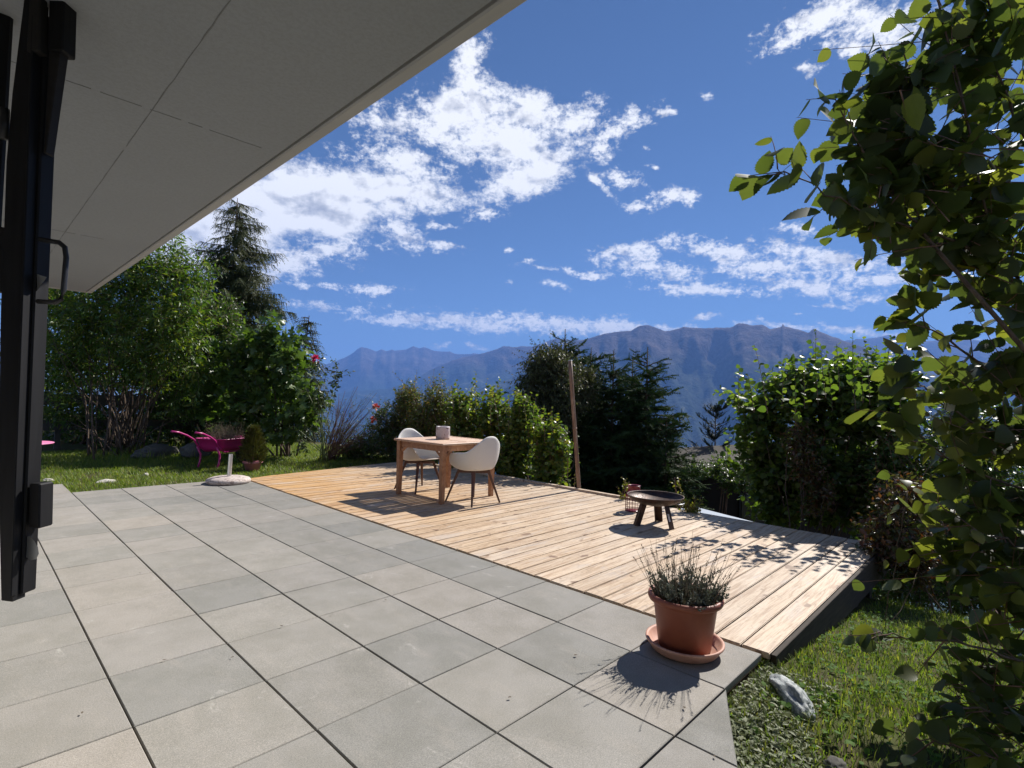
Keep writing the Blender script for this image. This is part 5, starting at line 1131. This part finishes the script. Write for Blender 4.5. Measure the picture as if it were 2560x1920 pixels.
def build_grass():
    rng = np.random.default_rng(3)
    n = 90000; X = rng.uniform(1.0, 6.2, n); Y = rng.uniform(-4.6, -1.5, n)
    k = (Y < np.where(X < 2.5, -1.512, -1.568)) & ((Y < -1.505+(X-2.0)*.487-.012) | (X > 2.0)) & (Y > -3.9-.0*X) & (X-C[0] > .9)
    X, Y = X[k], Y[k]; d = np.hypot(X-C[0], Y-C[1]); k = rng.random(len(X)) < np.clip(1.5-d*.16, .35, 1); X, Y = X[k], Y[k]
    k = clump(rng, X, Y, 2.6, -.38); X, Y = X[k], Y[k]
    blades('lawn_grass', X, Y, .05, 'short lawn grass on the slope beside the deck fascia', MT['grass'], 1, .0045, .8)
    n = 7000; x = rng.uniform(1.2, 4.5, n); y = rng.uniform(-3.4, -1.58, n); k = (y < -1.505+(x-2.0)*.487-.02) | (x > 2.0); x, y = x[k], y[k]; k = clump(rng, x, y, 3.1, .12); x, y = x[k], y[k]; m = len(x)
    pos = np.stack([x, y, zg(x, y)+rng.uniform(.015, .045, m)], -1); o = link('clover', foliage_mesh('clover', 'ovate', pos, unit(rng.normal(size=(m, 3))*np.array([1, 1, .25])), unit(np.array([0, 0, 1.])+rng.normal(size=(m, 3))*.35), rng.uniform(.014, .032, m), 1.6), MT['clover']); tag(o, 'clover leaves scattered through the grass by the deck', 'clover', kind='stuff')
    n = 4800; x = rng.uniform(1.2, 2.52, n); y = -1.508+(np.minimum(x, 2.0)-2.0)*.487-rng.random(n)**1.5*.34; pos = np.stack([x, y, zg(x, y)+rng.uniform(.005, .03, n)], -1); k = (y < -1.512) & ((y < -1.505+(x-2.0)*.487-.01) | (x > 2.0)); pos = pos[k]; m = len(pos)
    o = link('ground_cover', foliage_mesh('ground_cover', 'lance', pos, unit(rng.normal(size=(m, 3))*np.array([1, 1, .4])), unit(np.array([0, 0, 1.])+rng.normal(size=(m, 3))*.5), rng.uniform(.018, .04, m), 1.3), MT['grey_herb']); tag(o, 'grey-green creeping herb along the cut slab edge', 'ground cover', kind='stuff')
    wx, wy = [], []
    for x, y, k, sd in ((2.49, -1.5, 60, .03), (2.0, -1.51, 45, .03), (2.515, -1.2, 14, .02), (2.515, -.62, 10, .02), (1.5, -1.505, 12, .03), (2.515, .45, 8, .02), (2.515, 2.1, 10, .03)):
        wx += list(rng.normal(x, .004 if x > 2.5 else sd, k)); wy += list(rng.normal(y, sd if x > 2.5 else .005, k))
    blades('joint_weeds', np.array(wx), np.array(wy), .055, 'small weeds growing in the joints at the patio corner', MT['grass'], 6, .006, .9)
    n = 95000; X = rng.uniform(-1.6, 6.0, n); Y = rng.uniform(6.0, 11.5, n)**1.0
    k = ((X < .5) & (Y > 6.83)) | ((X >= .5) & (Y > 6.015+.03*np.sin(X*9)+np.maximum(0, (X-2.52)*.155)*1.02+.02)); X, Y = X[k], Y[k]
    k = clump(rng, X, Y, 1.6, -.42); X, Y = X[k], Y[k]
    blades('lawn_grass', X, Y, .055, 'short lawn grass between the patio and the shrubs', MT['grass'], 2, .007, .8)
    n = 700; x = rng.uniform(1.4, 5.0, n); y = rng.uniform(8.6, 10.6, n); blades('tall_grass', x, y, .22, 'tufts of longer grass at the foot of the shrubs', MT['grass'], 4, .009, .6)
build_grass()
def litter():
    rng = np.random.default_rng(12); V, F = TPL['ovate']; me = np_mesh('fallen_leaf', V*np.array([1, 1, .6]), F, 3); me.materials.append(MT['dry'])
    for k, (x, y) in enumerate(((720, 1330), (505, 1423), (605, 1355), (178, 1542), (1105, 1510), (1480, 1535), (1545, 1640), (830, 1298), (350, 1430), (300, 1240), (985, 1210), (1240, 1420))):
        q = onz(x, y); o = bpy.data.objects.new('fallen_leaf', me); COL.objects.link(o); o.location = (q[0], q[1], .010); s = rng.uniform(.014, .024); o.scale = (s, s, s); o.rotation_euler = (rng.normal()*.15, rng.normal()*.15, rng.random()*6.28)
        tag(o, 'tiny dry leaf fragment lying on the grey patio slabs', 'leaf', 'dry leaf bits on the patio')
litter()

# ------------------------------------------------------------------ air
def haze():
    bm = bmesh.new(); box(bm, -12600, 20000, -12600, 20000, -960, 1900)
    t = NT('haze'); v = t.n('VolumePrincipled'); v.inputs['Color'].default_value = (.19, .40, 1.0, 1); v.inputs['Density'].default_value = 7.2e-5; v.inputs['Anisotropy'].default_value = .0
    t.L(v.outputs[0], t.out.inputs['Volume'])
    o = bm_obj('haze', bm, t.m); tag(o, 'thin blue air filling the valley', 'haze', kind='stuff'); return o
haze()
